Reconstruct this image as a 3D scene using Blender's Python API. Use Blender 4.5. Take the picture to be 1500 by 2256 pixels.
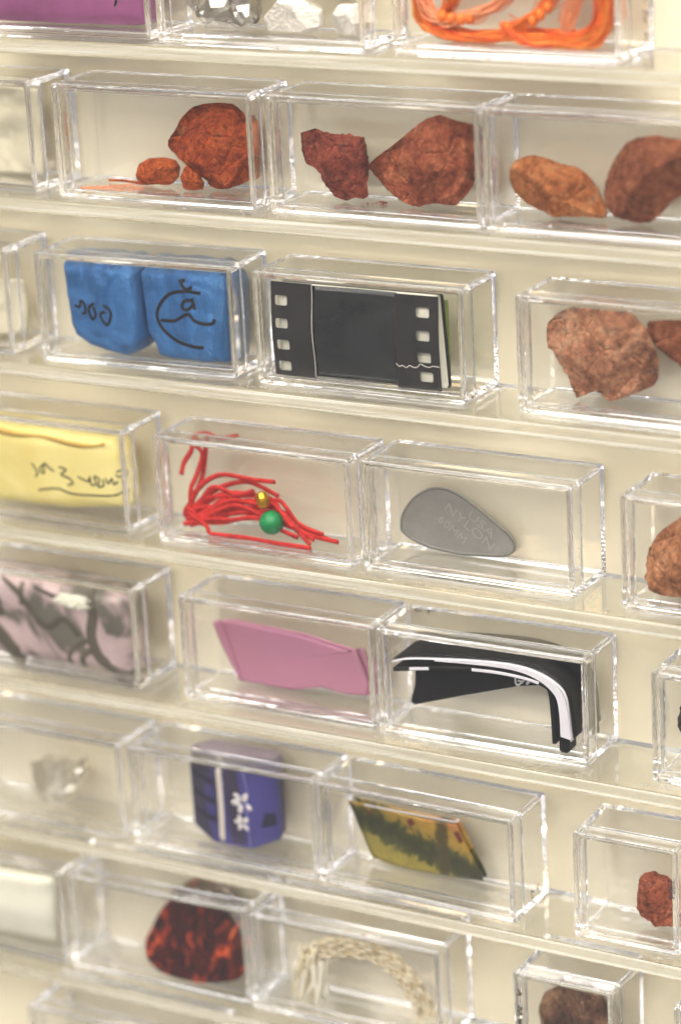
import bpy, bmesh, math, random
from mathutils import Vector, Matrix, noise

# ------------------------------------------------------------------ scene, camera, light
for o in list(bpy.data.objects):
    bpy.data.objects.remove(o)
SC = bpy.context.scene
COL = SC.collection
MM = 0.001

SC.render.engine = 'CYCLES'
cy = SC.cycles
cy.max_bounces = 96
cy.transmission_bounces = 96
cy.glossy_bounces = 96
cy.diffuse_bounces = 4
cy.transparent_max_bounces = 16
cy.caustics_reflective = True
cy.caustics_refractive = True
cy.blur_glossy = 0.2
cy.sample_clamp_indirect = 8.0
cy.sample_clamp_direct = 0.0
cy.use_denoising = True
cy.use_adaptive_sampling = False

cam_d = bpy.data.cameras.new('camera')
cam = bpy.data.objects.new('camera', cam_d)
COL.objects.link(cam)
F = Vector((-0.47913, 0.81492, -0.32610))
R = Vector((0.86964, 0.49109, -0.05052))
U = Vector((-0.11897, 0.30780, 0.94398))
M = Matrix((R, U, -F)).transposed().to_4x4()
M.translation = Vector((280.487, -465.803, 126.41)) * MM
cam.matrix_world = M
cam_d.sensor_fit = 'HORIZONTAL'
cam_d.sensor_width = 24.0
cam_d.lens = 6343.69 / 1500 * 24.0
cam_d.clip_start = 0.01
cam_d.clip_end = 50
cam_d.dof.use_dof = True
cam_d.dof.focus_distance = 0.563
cam_d.dof.aperture_fstop = 9.0
SC.camera = cam

world = bpy.data.worlds.new('World')
SC.world = world
world.use_nodes = True
bg = world.node_tree.nodes['Background']
bg.inputs[0].default_value = (0.98, 0.965, 0.975, 1)
bg.inputs[1].default_value = 0.30

def area(name, loc, target, size, power, color, size_y=None):
    l = bpy.data.lights.new(name, 'AREA')
    l.shape = 'RECTANGLE'
    l.size = size
    l.size_y = size_y or size
    l.energy = power
    l.color = color
    o = bpy.data.objects.new(name, l)
    COL.objects.link(o)
    o.location = loc
    d = Vector(target) - Vector(loc)
    o.rotation_euler = d.to_track_quat('-Z', 'Y').to_euler()
    return o

area('ceiling_light', (0.15, -1.0, 1.40), (0, 0, -0.08), 2.6, 74.0, (1.0, 0.96, 0.895), 1.9)
area('warm_lamp', (0.66, -1.10, 0.34), (0.03, 0, -0.1), 0.08, 0.9, (1.0, 0.74, 0.42), 0.08)
area('warm_lamp', (-0.53, -1.06, 0.41), (0.03, 0, -0.1), 0.06, 0.5, (1.0, 0.70, 0.36), 0.06)

SC.view_settings.view_transform = 'Standard'
SC.view_settings.look = 'None'
SC.view_settings.exposure = 0.37
SC.view_settings.gamma = 1.0

# ------------------------------------------------------------------ materials
def s2l(c):
    return tuple(((v / 255) / 12.92 if v / 255 <= 0.04045 else ((v / 255 + 0.055) / 1.055) ** 2.4) for v in c)

class NT:
    def __init__(s, name):
        s.m = bpy.data.materials.new(name)
        s.m.use_nodes = True
        s.t = s.m.node_tree
        s.b = s.t.nodes['Principled BSDF']
        s.tc = None
    def n(s, t, **kw):
        nd = s.t.nodes.new(t)
        for k, v in kw.items():
            if hasattr(nd, k):
                setattr(nd, k, v)
            else:
                nd.inputs[k.replace('_', ' ').title() if k.replace('_', ' ').title() in nd.inputs else k].default_value = v
        return nd
    def l(s, a, b):
        s.t.links.new(a, b)
    def coord(s, scale=(1, 1, 1)):
        if s.tc is None:
            s.tc = s.n('ShaderNodeTexCoord')
        mp = s.n('ShaderNodeMapping')
        mp.inputs['Scale'].default_value = scale
        s.l(s.tc.outputs['Object'], mp.inputs[0])
        return mp.outputs[0]
    def noise(s, scale, detail=4, rough=0.55, dist=0.0, stretch=(1, 1, 1)):
        nd = s.n('ShaderNodeTexNoise')
        nd.inputs['Scale'].default_value = scale
        nd.inputs['Detail'].default_value = detail
        nd.inputs['Roughness'].default_value = rough
        nd.inputs['Distortion'].default_value = dist
        s.l(s.coord(stretch), nd.inputs['Vector'])
        return nd.outputs['Fac']
    def voro(s, scale, feature='F1'):
        nd = s.n('ShaderNodeTexVoronoi')
        nd.feature = feature
        nd.inputs['Scale'].default_value = scale
        s.l(s.coord(), nd.inputs['Vector'])
        return nd.outputs['Distance']
    def ramp(s, fac, stops, interp='LINEAR'):
        r = s.n('ShaderNodeValToRGB')
        r.color_ramp.interpolation = interp
        e = r.color_ramp.elements
        while len(e) < len(stops):
            e.new(0.5)
        for el, (p, c) in zip(e, stops):
            el.position = p
            el.color = (*c, 1) if len(c) == 3 else c
        s.l(fac, r.inputs[0])
        return r.outputs[0]
    def mix(s, fac, a, b, mode='MIX'):
        m = s.n('ShaderNodeMix')
        m.data_type = 'RGBA'
        m.blend_type = mode
        for sock, v in ((m.inputs[0], fac), (m.inputs[6], a), (m.inputs[7], b)):
            if hasattr(v, 'links') or hasattr(v, 'is_linked'):
                s.l(v, sock)
            else:
                sock.default_value = v if isinstance(v, (int, float)) else (*v, 1)
        return m.outputs[2]
    def bump(s, h, strength, dist):
        b = s.n('ShaderNodeBump')
        b.inputs['Strength'].default_value = strength
        b.inputs['Distance'].default_value = dist
        s.l(h, b.inputs['Height'])
        s.l(b.outputs[0], s.b.inputs['Normal'])
    def color(s, c):
        if hasattr(c, 'is_linked'):
            s.l(c, s.b.inputs['Base Color'])
        else:
            s.b.inputs['Base Color'].default_value = (*c, 1)
    def rough(s, v, spec=0.5):
        s.b.inputs['Roughness'].default_value = v
        s.b.inputs['Specular IOR Level'].default_value = spec

def plain(name, rgb, rough=0.6, var=0.12, scale=300, bump=0.15, metallic=0.0, spec=0.4):
    t = NT(name)
    c = s2l(rgb)
    n = t.noise(scale, 5)
    t.color(t.ramp(n, [(0.25, tuple(v * (1 - var) for v in c)), (0.75, tuple(min(1, v * (1 + var)) for v in c))]))
    t.rough(rough, spec)
    t.b.inputs['Metallic'].default_value = metallic
    if bump:
        t.bump(t.noise(scale * 4, 4), bump, 0.0002)
    return t.m

def clear_plastic(name, ior, tint):
    t = NT(name)
    t.t.nodes.remove(t.b)
    g = t.n('ShaderNodeBsdfGlass')
    g.inputs['Color'].default_value = (*tint, 1)
    g.inputs['Roughness'].default_value = 0.0
    g.inputs['IOR'].default_value = ior
    bp = t.n('ShaderNodeBump')
    bp.inputs['Strength'].default_value = 0.008
    bp.inputs['Distance'].default_value = 0.0004
    t.l(t.noise(75, 3, 0.5), bp.inputs['Height'])
    t.l(bp.outputs[0], g.inputs['Normal'])
    t.l(g.outputs[0], t.t.nodes['Material Output'].inputs[0])
    return t.m

MAT = {}
MAT['styrene'] = clear_plastic('clear_styrene', 1.50, (0.998, 0.998, 1.0))
MAT['acrylic'] = clear_plastic('clear_acrylic', 1.49, (0.998, 0.998, 0.99))

MAT['acrylic_edge'] = clear_plastic('sawn_acrylic_edge', 1.49, (1.0, 0.995, 0.98))
nt = MAT['acrylic_edge'].node_tree
nt.nodes['Glass BSDF'].inputs['Roughness'].default_value = 0.25
df = nt.nodes.new('ShaderNodeBsdfDiffuse'); df.inputs['Color'].default_value = (0.95, 0.93, 0.87, 1)
mxs = nt.nodes.new('ShaderNodeMixShader')
tcx = nt.nodes.new('ShaderNodeTexCoord'); mpx = nt.nodes.new('ShaderNodeMapping'); mpx.inputs['Scale'].default_value = (0.012, 1, 1)
nzx = nt.nodes.new('ShaderNodeTexNoise'); nzx.inputs['Scale'].default_value = 1100; nzx.inputs['Detail'].default_value = 3
rpx = nt.nodes.new('ShaderNodeValToRGB')
rpx.color_ramp.elements[0].position = 0.42; rpx.color_ramp.elements[0].color = (0.10, 0.10, 0.10, 1)
rpx.color_ramp.elements[1].position = 0.62; rpx.color_ramp.elements[1].color = (0.48, 0.48, 0.48, 1)
nt.links.new(tcx.outputs['Object'], mpx.inputs[0]); nt.links.new(mpx.outputs[0], nzx.inputs['Vector'])
nt.links.new(nzx.outputs['Fac'], rpx.inputs[0]); nt.links.new(rpx.outputs[0], mxs.inputs[0])
nt.links.new(nt.nodes['Glass BSDF'].outputs[0], mxs.inputs[1]); nt.links.new(df.outputs[0], mxs.inputs[2])
nt.links.new(mxs.outputs[0], nt.nodes['Material Output'].inputs[0])
t = NT('cream_wall_paint')
c = s2l((233, 223, 196))
t.color(t.ramp(t.noise(6, 3), [(0.3, tuple(v * 0.96 for v in c)), (0.7, tuple(v * 1.02 for v in c))]))
t.rough(0.28, 0.4)
t.bump(t.noise(90, 3), 0.04, 0.002)
MAT['wall'] = t.m

def rock_mat(name, light, mid, dark, spots=None, scale=1.0, rough=0.95, spec=0.15):
    t = NT(name)
    L, Mi, D = s2l(light), s2l(mid), s2l(dark)
    n1 = t.noise(230 * scale, 9, 0.68, 0.5)
    base = t.ramp(n1, [(0.33, D), (0.5, Mi), (0.66, L)])
    if spots:
        n3 = t.noise(110 * scale, 6, 0.65, 1.0)
        base = t.mix(t.ramp(n3, [(0.54, (0, 0, 0)), (0.64, (0.8,) * 3)]), base, s2l(spots))
    n2 = t.noise(650 * scale, 8, 0.8)
    base = t.mix(0.9, base, t.ramp(n2, [(0.36, (0.40, 0.37, 0.37)), (0.48, (1.0, 1.0, 1.0)), (0.66, (1.6, 1.55, 1.5))]), 'MULTIPLY')
    v = t.voro(700 * scale)
    n6 = t.noise(300 * scale, 4)
    pit = t.mix(1.0, t.ramp(v, [(0.08, (0.7,) * 3), (0.2, (0, 0, 0))]), t.ramp(n6, [(0.48, (0, 0, 0)), (0.6, (1, 1, 1))]), 'MULTIPLY')
    base = t.mix(pit, base, tuple(x * 0.35 for x in D))
    v2 = t.voro(430 * scale + 37)
    base = t.mix(t.ramp(v2, [(0.04, (0.7,) * 3), (0.08, (0, 0, 0))]), base, tuple(min(1, x * 1.8 + 0.1) for x in L))
    t.color(base)
    t.rough(rough, spec)
    h = t.mix(0.5, t.noise(420 * scale, 9, 0.72), t.noise(1600 * scale, 6, 0.75))
    vc = t.voro(150 * scale, 'DISTANCE_TO_EDGE')
    h = t.mix(0.22, h, t.ramp(vc, [(0.0, (0, 0, 0)), (0.06, (1, 1, 1))]))
    t.bump(h, 1.0, 0.0028)
    return t.m

MAT['rock_orange'] = rock_mat('rust_red_rock', (212, 112, 62), (186, 84, 44), (128, 60, 40), (168, 118, 80))
MAT['rock_rust'] = rock_mat('bright_rust_rock', (224, 122, 62), (204, 98, 46), (156, 70, 38))
MAT['rock_maroon'] = rock_mat('maroon_rock', (192, 104, 80), (158, 78, 62), (108, 60, 56), (168, 116, 92))
MAT['rock_redbrown'] = rock_mat('red_brown_rock', (214, 136, 94), (182, 98, 68), (124, 68, 54), (204, 136, 94))
MAT['rock_tan'] = rock_mat('tan_orange_rock', (224, 158, 104), (202, 124, 74), (148, 86, 54), (220, 188, 142))
MAT['rock_brown'] = rock_mat('dark_brown_rock', (188, 122, 88), (158, 94, 66), (108, 66, 52), (152, 110, 84))
MAT['rock_peach'] = rock_mat('peach_brown_rock', (230, 182, 146), (212, 148, 112), (156, 100, 76), (224, 178, 146))
MAT['rock_clay'] = rock_mat('clay_rock', (230, 178, 138), (208, 142, 98), (150, 98, 70))
MAT['rock_dark'] = rock_mat('dark_grey_rock', (116, 104, 92), (72, 62, 56), (40, 34, 32))
MAT['rock_small'] = rock_mat('red_grained_rock', (206, 126, 94), (178, 96, 68), (120, 66, 50))
MAT['rock_agate'] = rock_mat('brown_agate_stone', (172, 134, 98), (108, 72, 52), (58, 38, 32), (176, 164, 146), 0.55, 0.28, 0.5)

MAT['rust_dust'] = plain('rust_dust', (212, 132, 90), 1.0, 0.2, 800, 0)
MAT['ink'] = plain('black_ink', (34, 32, 34), 0.5, 0.1, 500, 0)
MAT['ink_soft'] = plain('faded_ink', (70, 66, 70), 0.6, 0.15, 500, 0)
MAT['purple_paper'] = plain('purple_paper', (150, 84, 126), 0.55, 0.22, 120, 0.2)
MAT['blue_tape'] = None
MAT['white_wax'] = plain('white_wax', (222, 214, 200), 0.45, 0.05, 200, 0.25)
MAT['cream_paper'] = plain('cream_paper', (232, 228, 208), 0.7, 0.05, 150, 0.2)
MAT['pale_tissue'] = plain('pale_tissue', (216, 207, 180), 0.75, 0.06, 120, 0.3)
MAT['red_cord'] = plain('red_satin_cord', (204, 44, 38), 0.55, 0.22, 900, 0.5)
t = NT('red_woven_cord')
n = t.noise(700, 5, 0.6)
t.color(t.ramp(n, [(0.3, s2l((170, 24, 22))), (0.7, s2l((222, 56, 46)))]))
t.rough(0.7, 0.25)
t.bump(t.noise(2400, 3), 0.8, 0.0004)
MAT['red_cord'] = t.m
MAT['green_bead'] = plain('jade_green_bead', (22, 140, 76), 0.22, 0.15, 200, 0.05)
MAT['gold'] = plain('polished_gold', (226, 170, 50), 0.18, 0.1, 300, 0.05, 1.0)
MAT['orange_thread'] = plain('orange_thread', (240, 120, 36), 0.6, 0.2, 500, 0.2)
MAT['deep_orange_thread'] = plain('deep_orange_thread', (226, 84, 20), 0.6, 0.2, 500, 0.2)
MAT['light_orange_thread'] = plain('light_orange_thread', (250, 152, 62), 0.6, 0.15, 500, 0.2)
MAT['salmon_thread'] = plain('salmon_thread', (246, 160, 112), 0.6, 0.12, 500, 0.2)
MAT['straw'] = plain('woven_straw', (226, 214, 184), 0.7, 0.25, 500, 0.4)
MAT['straw_dark'] = plain('brown_straw', (198, 176, 136), 0.7, 0.25, 500, 0.4)
MAT['straw_pale'] = plain('frayed_pale_fibre', (232, 226, 206), 0.8, 0.1, 500, 0.3)
MAT['white_paper'] = plain('white_paper', (236, 232, 236), 0.6, 0.05, 200, 0.15)
MAT['black_paper'] = plain('black_printed_paper', (24, 22, 22), 0.55, 0.35, 260, 0.35, 0.0, 0.25)
MAT['green_card'] = plain('green_card', (140, 156, 76), 0.6, 0.12, 200, 0.2)
MAT['film_margin'] = plain('film_margin', (54, 51, 49), 0.35, 0.10, 500, 0.12)
MAT['scratch'] = plain('pale_scratch', (214, 208, 196), 0.6, 0.1, 600, 0)
MAT['blue_white'] = plain('flower_print_white', (226, 218, 216), 0.6, 0.05, 300, 0)
MAT['white_ribbon'] = plain('white_ribbon', (222, 210, 196), 0.5, 0.05, 300, 0.1)
MAT['pale_blue_line'] = plain('pale_blue_print', (150, 146, 190), 0.6, 0.1, 300, 0)
MAT['navy_print'] = plain('navy_print', (46, 42, 66), 0.5, 0.2, 300, 0)

t = NT('blue_masking_tape')
n = t.noise(70, 6, 0.6, 0.5)
c1 = t.ramp(n, [(0.3, s2l((44, 98, 156))), (0.55, s2l((66, 124, 184))), (0.8, s2l((104, 158, 208)))])
n2 = t.noise(500, 5, 0.6, 0, (1, 1, 8))
t.color(t.mix(0.25, c1, t.ramp(n2, [(0.35, (0.5, 0.5, 0.5)), (0.65, (1, 1, 1))]), 'MULTIPLY'))
t.rough(0.4, 0.45)
t.bump(t.noise(190, 7, 0.65, 2.4, (1, 1, 0.35)), 1.0, 0.0014)
MAT['blue_tape'] = t.m

t = NT('film_image')
n = t.noise(45, 4, 0.5, 1.0, (1, 1, 2))
t.color(t.ramp(n, [(0.3, s2l((32, 33, 33))), (0.7, s2l((56, 60, 59)))]))
t.rough(0.25, 0.6)
MAT['film_image'] = t.m

t = NT('yellow_note_paper')
n = t.noise(60, 4, 0.5, 0.6)
t.color(t.ramp(n, [(0.3, s2l((226, 206, 124))), (0.7, s2l((240, 226, 154)))]))
t.rough(0.6, 0.3)
t.bump(t.noise(150, 4), 0.25, 0.0008)
MAT['yellow_paper'] = t.m
MAT['amber_edge'] = plain('amber_folded_edge', (210, 172, 86), 0.6, 0.15, 200, 0.2)

t = NT('pink_paper')
n = t.noise(38, 3, 0.5)
t.color(t.ramp(n, [(0.3, s2l((184, 126, 142))), (0.7, s2l((194, 132, 164)))]))
t.rough(0.55, 0.3)
t.bump(t.noise(900, 4), 0.15, 0.0003)
MAT['pink_paper'] = t.m

t = NT('grey_nylon')
t.color(t.ramp(t.noise(250, 4), [(0.3, s2l((128, 124, 118))), (0.7, s2l((144, 140, 133)))]))
t.rough(0.42, 0.4)
ch = t.n('ShaderNodeTexVoronoi')
ch.inputs['Scale'].default_value = 2600
ch.inputs['Randomness'].default_value = 0.0
t.l(t.coord(), ch.inputs['Vector'])
t.bump(ch.outputs['Distance'], 0.35, 0.0003)
MAT['grey_nylon'] = t.m
MAT['grey_relief'] = plain('grey_nylon_relief', (152, 148, 140), 0.4, 0.05, 300, 0)
MAT['grey_rim'] = plain('grey_nylon_smooth', (120, 116, 108), 0.35, 0.04, 300, 0.05)

t = NT('tortoiseshell')
n = t.noise(190, 5, 0.6, 2.2, (1, 1, 0.55))
c1 = t.ramp(n, [(0.40, s2l((50, 13, 11))), (0.54, s2l((84, 24, 16))), (0.61, s2l((168, 58, 26))), (0.72, s2l((230, 116, 56)))])
t.color(c1)
t.rough(0.10, 0.5)
MAT['tortoise'] = t.m

t = NT('marbled_yellow_green_paper')
sep = t.n('ShaderNodeSeparateXYZ'); t.l(t.coord(), sep.inputs[0])
def mth(op, a, b=None):
    nd = t.n('ShaderNodeMath'); nd.operation = op
    for k, v in enumerate((a, b)):
        if v is None: continue
        if hasattr(v, 'is_linked'): t.l(v, nd.inputs[k])
        else: nd.inputs[k].default_value = v
    return nd.outputs[0]
nA = t.noise(230, 8, 0.7, 1.8)
sl = mth('ADD', mth('ADD', sep.outputs[2], mth('MULTIPLY', sep.outputs[0], 0.30)), mth('MULTIPLY', mth('SUBTRACT', nA, 0.5), 0.012))
band = t.ramp(mth('MULTIPLY', sl, 60), [(0.08, s2l((160, 146, 62))), (0.14, s2l((84, 86, 36))), (0.30, s2l((62, 62, 28))), (0.46, s2l((76, 80, 34))), (0.54, s2l((166, 138, 54))), (0.72, s2l((190, 150, 62))), (0.90, s2l((192, 126, 70)))])
trunk = mth('ADD', mth('ABSOLUTE', mth('SUBTRACT', sep.outputs[0], 0.0032)), mth('MULTIPLY', mth('SUBTRACT', t.noise(260, 4, 0.6, 0.8), 0.5), 0.004))
base = t.mix(t.ramp(mth('MULTIPLY', trunk, 250), [(0.24, (0.9,) * 3), (0.42, (0, 0, 0))]), band, s2l((84, 74, 36)))
n2 = t.noise(420, 6, 0.65)
t.color(t.mix(0.5, base, t.ramp(n2, [(0.32, (0.55, 0.52, 0.4)), (0.6, (1.05, 1.0, 0.95))]), 'MULTIPLY'))
t.rough(0.35, 0.4)
MAT['marbled'] = t.m
MAT['oxblood'] = plain('oxblood_print', (116, 48, 30), 0.45, 0.12, 300, 0)
MAT['deep_green'] = plain('deep_green_print', (70, 70, 32), 0.5, 0.25, 160, 0)

t = NT('pink_grey_printed_foil')
n = t.noise(36, 3, 0.5, 2.6)
c1 = t.ramp(n, [(0.40, s2l((110, 104, 92))), (0.44, s2l((150, 134, 128))), (0.48, s2l((190, 166, 162))), (0.72, s2l((206, 184, 180)))])
t.color(c1)
t.rough(0.35, 0.4)
MAT['printed_foil'] = t.m
MAT['umber'] = plain('umber_print', (96, 88, 74), 0.5, 0.25, 160, 0)

t = NT('indigo_paper')
n = t.noise(45, 3, 0.5, 0.5)
t.color(t.ramp(n, [(0.3, s2l((60, 56, 112))), (0.6, s2l((82, 78, 148))), (0.8, s2l((108, 104, 180)))]))
t.rough(0.4, 0.4)
t.bump(t.noise(120, 3), 0.2, 0.0008)
MAT['indigo'] = t.m
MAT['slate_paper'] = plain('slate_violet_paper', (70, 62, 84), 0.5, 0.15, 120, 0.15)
MAT['mauve_paper'] = plain('mauve_grey_paper', (128, 114, 134), 0.6, 0.2, 120, 0.2)

t = NT('crinkled_cellophane')
t.t.nodes.remove(t.b)
g = t.n('ShaderNodeBsdfGlossy'); g.inputs['Roughness'].default_value = 0.12
g.inputs['Color'].default_value = (0.97, 0.96, 0.93, 1)
tr = t.n('ShaderNodeBsdfTransparent'); tr.inputs['Color'].default_value = (0.93, 0.92, 0.88, 1)
mx = t.n('ShaderNodeMixShader')
fr = t.n('ShaderNodeFresnel'); fr.inputs[0].default_value = 3.2
t.l(fr.outputs[0], mx.inputs[0]); t.l(tr.outputs[0], mx.inputs[1]); t.l(g.outputs[0], mx.inputs[2])
t.l(mx.outputs[0], t.t.nodes['Material Output'].inputs[0])
MAT['cellophane'] = t.m

# ------------------------------------------------------------------ geometry helpers (all lengths in mm)
def finish(bm, name, mat, parent=None, smooth=False, recenter=False, mw=None):
    bmesh.ops.recalc_face_normals(bm, faces=bm.faces)
    me = bpy.data.meshes.new(name)
    off = Vector((0, 0, 0))
    if recenter:
        xs = [v.co.x for v in bm.verts]; ys = [v.co.y for v in bm.verts]; zs = [v.co.z for v in bm.verts]
        off = Vector(((min(xs) + max(xs)) / 2, (min(ys) + max(ys)) / 2, min(zs)))
    for v in bm.verts:
        v.co = (v.co - off) * MM
    bm.to_mesh(me)
    bm.free()
    if smooth:
        for p in me.polygons:
            p.use_smooth = True
    me.materials.append(MAT[mat] if isinstance(mat, str) else mat)
    o = bpy.data.objects.new(name, me)
    COL.objects.link(o)
    if parent is not None:
        o.parent = parent
    elif mw is not None:
        o.matrix_world = mw @ Matrix.Translation(off * MM)
    return o

def tag(o, label, cat, group=None, kind=None):
    o['label'] = label
    o['category'] = cat
    if group:
        o['group'] = group
    if kind:
        o['kind'] = kind
    return o

def empty(name, mw, label, cat, group=None):
    o = bpy.data.objects.new(name, None)
    o.empty_display_size = 0.005
    COL.objects.link(o)
    o.matrix_world = mw
    return tag(o, label, cat, group)

def catmull(pts, n, closed=False):
    P = [Vector(p) for p in pts]
    out = []
    m = len(P)
    segs = m if closed else m - 1
    for i in range(segs):
        if closed:
            a, b, c, d = P[(i - 1) % m], P[i], P[(i + 1) % m], P[(i + 2) % m]
        else:
            a, b, c, d = P[max(i - 1, 0)], P[i], P[i + 1], P[min(i + 2, m - 1)]
        for k in range(n):
            u = k / n
            out.append(0.5 * ((2 * b) + (c - a) * u + (2 * a - 5 * b + 4 * c - d) * u * u + (3 * b - a - 3 * c + d) * u ** 3))
    if not closed:
        out.append(P[-1])
    return out

def resample(pts, n, closed=True):
    P = [Vector(p) for p in pts]
    if closed:
        P = P + [P[0]]
    L = [0]
    for a, b in zip(P, P[1:]):
        L.append(L[-1] + (b - a).length)
    out = []
    cnt = n if closed else n - 1
    for k in range(n):
        s = L[-1] * k / cnt
        i = 0
        while i < len(L) - 2 and L[i + 1] < s:
            i += 1
        d = L[i + 1] - L[i]
        out.append(P[i].lerp(P[i + 1], (s - L[i]) / d if d > 1e-9 else 0))
    return out

def tube(bm, pts, rad, sides=6, flat=None, taper=None):
    """a round (or flattened) cord along 3-D points; flat = (normal, ratio)"""
    P = [Vector(p) for p in pts]
    rings = []
    prev = None
    for i, p in enumerate(P):
        t = (P[min(i + 1, len(P) - 1)] - P[max(i - 1, 0)])
        if t.length < 1e-9:
            t = Vector((1, 0, 0))
        t.normalize()
        if flat:
            u = Vector(flat[0]) - t * t.dot(Vector(flat[0]))
        else:
            u = prev - t * t.dot(prev) if prev is not None else t.orthogonal()
        if u.length < 1e-6:
            u = t.orthogonal()
        u.normalize()
        prev = u
        w = t.cross(u)
        r = rad if taper is None else rad * taper(i / max(1, len(P) - 1))
        ring = []
        for k in range(sides):
            a = 2 * math.pi * k / sides
            ring.append(bm.verts.new(p + u * math.cos(a) * r * (flat[1] if flat else 1) + w * math.sin(a) * r))
        rings.append(ring)
    for a, b in zip(rings, rings[1:]):
        for k in range(sides):
            bm.faces.new((a[k], a[(k + 1) % sides], b[(k + 1) % sides], b[k]))
    bm.faces.new(rings[0][::-1])
    bm.faces.new(rings[-1])

def puff(outline, yc, half, n=72, rings=12, power=None, bend=None, smooth_outline=False, rnd=0.0, seed=0):
    """closed solid from an outline in x-z: front y = yc - h(s), back y = yc + h(s); power None gives a flat sheet"""
    bm = bmesh.new()
    O = [Vector((p[0], 0, p[1])) for p in outline]
    if smooth_outline:
        O = catmull(O, 6, True)
    O = resample(O, n)
    c = sum(O, Vector()) / n
    rr = random.Random(seed)
    sides = []
    for sgn in (-1, 1):
        cv = None
        loops = []
        for r in range(rings + 1):
            s = r / rings
            s2 = math.sin(s * math.pi / 2) if power else s
            if power:
                h = half * max(0.0, 1 - s2 ** power[0]) ** power[1]
            else:
                h = half
            if r == 0:
                q = c.copy()
                q.y = yc + sgn * h
                if bend: q.y += bend(q.x, q.z)
                cv = bm.verts.new(q)
                continue
            loop = []
            for p in O:
                q = c.lerp(p, s2)
                q.y = yc + sgn * h
                if bend: q.y += bend(q.x, q.z)
                loop.append(bm.verts.new(q))
            loops.append(loop)
        sides.append((cv, loops))
    for cv, loops in sides:
        L0 = loops[0]
        for k in range(n):
            bm.faces.new((cv, L0[k], L0[(k + 1) % n]))
        for a, b in zip(loops, loops[1:]):
            for k in range(n):
                bm.faces.new((a[k], b[k], b[(k + 1) % n], a[(k + 1) % n]))
    a, b = sides[0][1][-1], sides[1][1][-1]
    if power:
        bmesh.ops.weld_verts(bm, targetmap={b[k]: a[k] for k in range(n)})
    else:
        for k in range(n):
            bm.faces.new((a[k], b[k], b[(k + 1) % n], a[(k + 1) % n]))
    return bm

def rock(outline, yc, half, seed, facets=14, rough=0.28, cut=0.86):
    bm = puff(outline, yc, half, n=150, rings=34, power=(3.2, 0.55))
    rr = random.Random(seed)
    bm.verts.ensure_lookup_table()
    c = sum((v.co for v in bm.verts), Vector()) / len(bm.verts)
    w = max(v.co.x for v in bm.verts) - min(v.co.x for v in bm.verts)
    for f in range(facets):
        sy = -1 if f % 3 else 1
        d = Vector((rr.uniform(-0.75, 0.75), sy, rr.uniform(-0.8, 0.8))).normalized()
        mx = max((v.co - c).dot(d) for v in bm.verts)
        lim = mx * rr.uniform(cut - 0.34, cut - 0.04)
        for v in bm.verts:
            e = (v.co - c).dot(d)
            if e > lim:
                dy = (e - lim) / d.y * 0.95
                y = v.co.y - dy
                v.co.y = max(y, yc - half) if sy > 0 else min(y, yc + half)
                if sy < 0 and v.co.y > yc + 0.2: v.co.y = yc + 0.2
                if sy > 0 and v.co.y < yc + 0.3: v.co.y = yc + 0.3
    bm.normal_update()
    so = Vector((seed * 7.3, seed * 3.1, seed * 1.7))
    for v in bm.verts:
        p = v.co
        q = p + Vector((noise.noise(p * 0.6 + so), noise.noise(p * 0.6 - so), noise.noise(p * 0.6 + so * 2))) * 0.8
        h = noise.hetero_terrain(q * 0.35 + so, 0.9, 2.1, 5, 0.5) * rough * 0.5
        h += noise.ridged_multi_fractal(q * 0.42 + so, 0.9, 2.2, 5, 0.9, 2.0) * rough * -0.35
        h += noise.fractal(p * 1.6 + so, 0.8, 2.2, 4) * rough * 0.75
        v.co = p + v.normal * h
    return bm

def settle(bm, floor=1.45):
    z = min(v.co.z for v in bm.verts)
    for v in bm.verts:
        v.co.z += floor - z
    return bm

def drop_into(bm, x0=2.5, x1=43.5, y0=1.7, y1=13.3, z1=21.0, floor=1.45):
    """keep a body inside the box cavity"""
    settle(bm, floor)
    for ax, lo, hi in ((0, x0, x1), (1, y0, y1), (2, floor, z1)):
        mn = min(v.co[ax] for v in bm.verts); mx = max(v.co[ax] for v in bm.verts)
        if mx - mn > hi - lo:
            k = (hi - lo) / (mx - mn)
            for v in bm.verts: v.co[ax] = lo + (v.co[ax] - mn) * k
        else:
            d = max(0, lo - mn) - max(0, mx - hi)
            for v in bm.verts: v.co[ax] += d
    return bm

def profile_sheet(profile, y0, y1, thick, ny=6, wob=None):
    """a sheet whose x-z profile is extruded through y"""
    bm = bmesh.new()
    P = [Vector((p[0], 0, p[1])) for p in profile]
    N = []
    for i in range(len(P)):
        t = (P[min(i + 1, len(P) - 1)] - P[max(i - 1, 0)]).normalized()
        N.append(Vector((-t.z, 0, t.x)))
    lay = []
    for sgn in (0, 1):
        rows = []
        for j in range(ny + 1):
            y = y0 + (y1 - y0) * j / ny
            row = []
            for i, (p, n) in enumerate(zip(P, N)):
                q = p - n * thick * sgn
                q.y = y
                if wob: q += n * wob(i / (len(P) - 1), j / ny)
                row.append(bm.verts.new(q))
            rows.append(row)
        lay.append(rows)
    for rows in lay:
        for a, b in zip(rows, rows[1:]):
            for i in range(len(P) - 1):
                bm.faces.new((a[i], a[i + 1], b[i + 1], b[i]))
    A, B = lay
    for i in range(len(P) - 1):
        for j in (0, -1):
            bm.faces.new((A[j][i], A[j][i + 1], B[j][i + 1], B[j][i]))
    for j in range(ny):
        for i in (0, -1):
            bm.faces.new((A[j][i], A[j + 1][i], B[j + 1][i], B[j][i]))
    return bm

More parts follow.
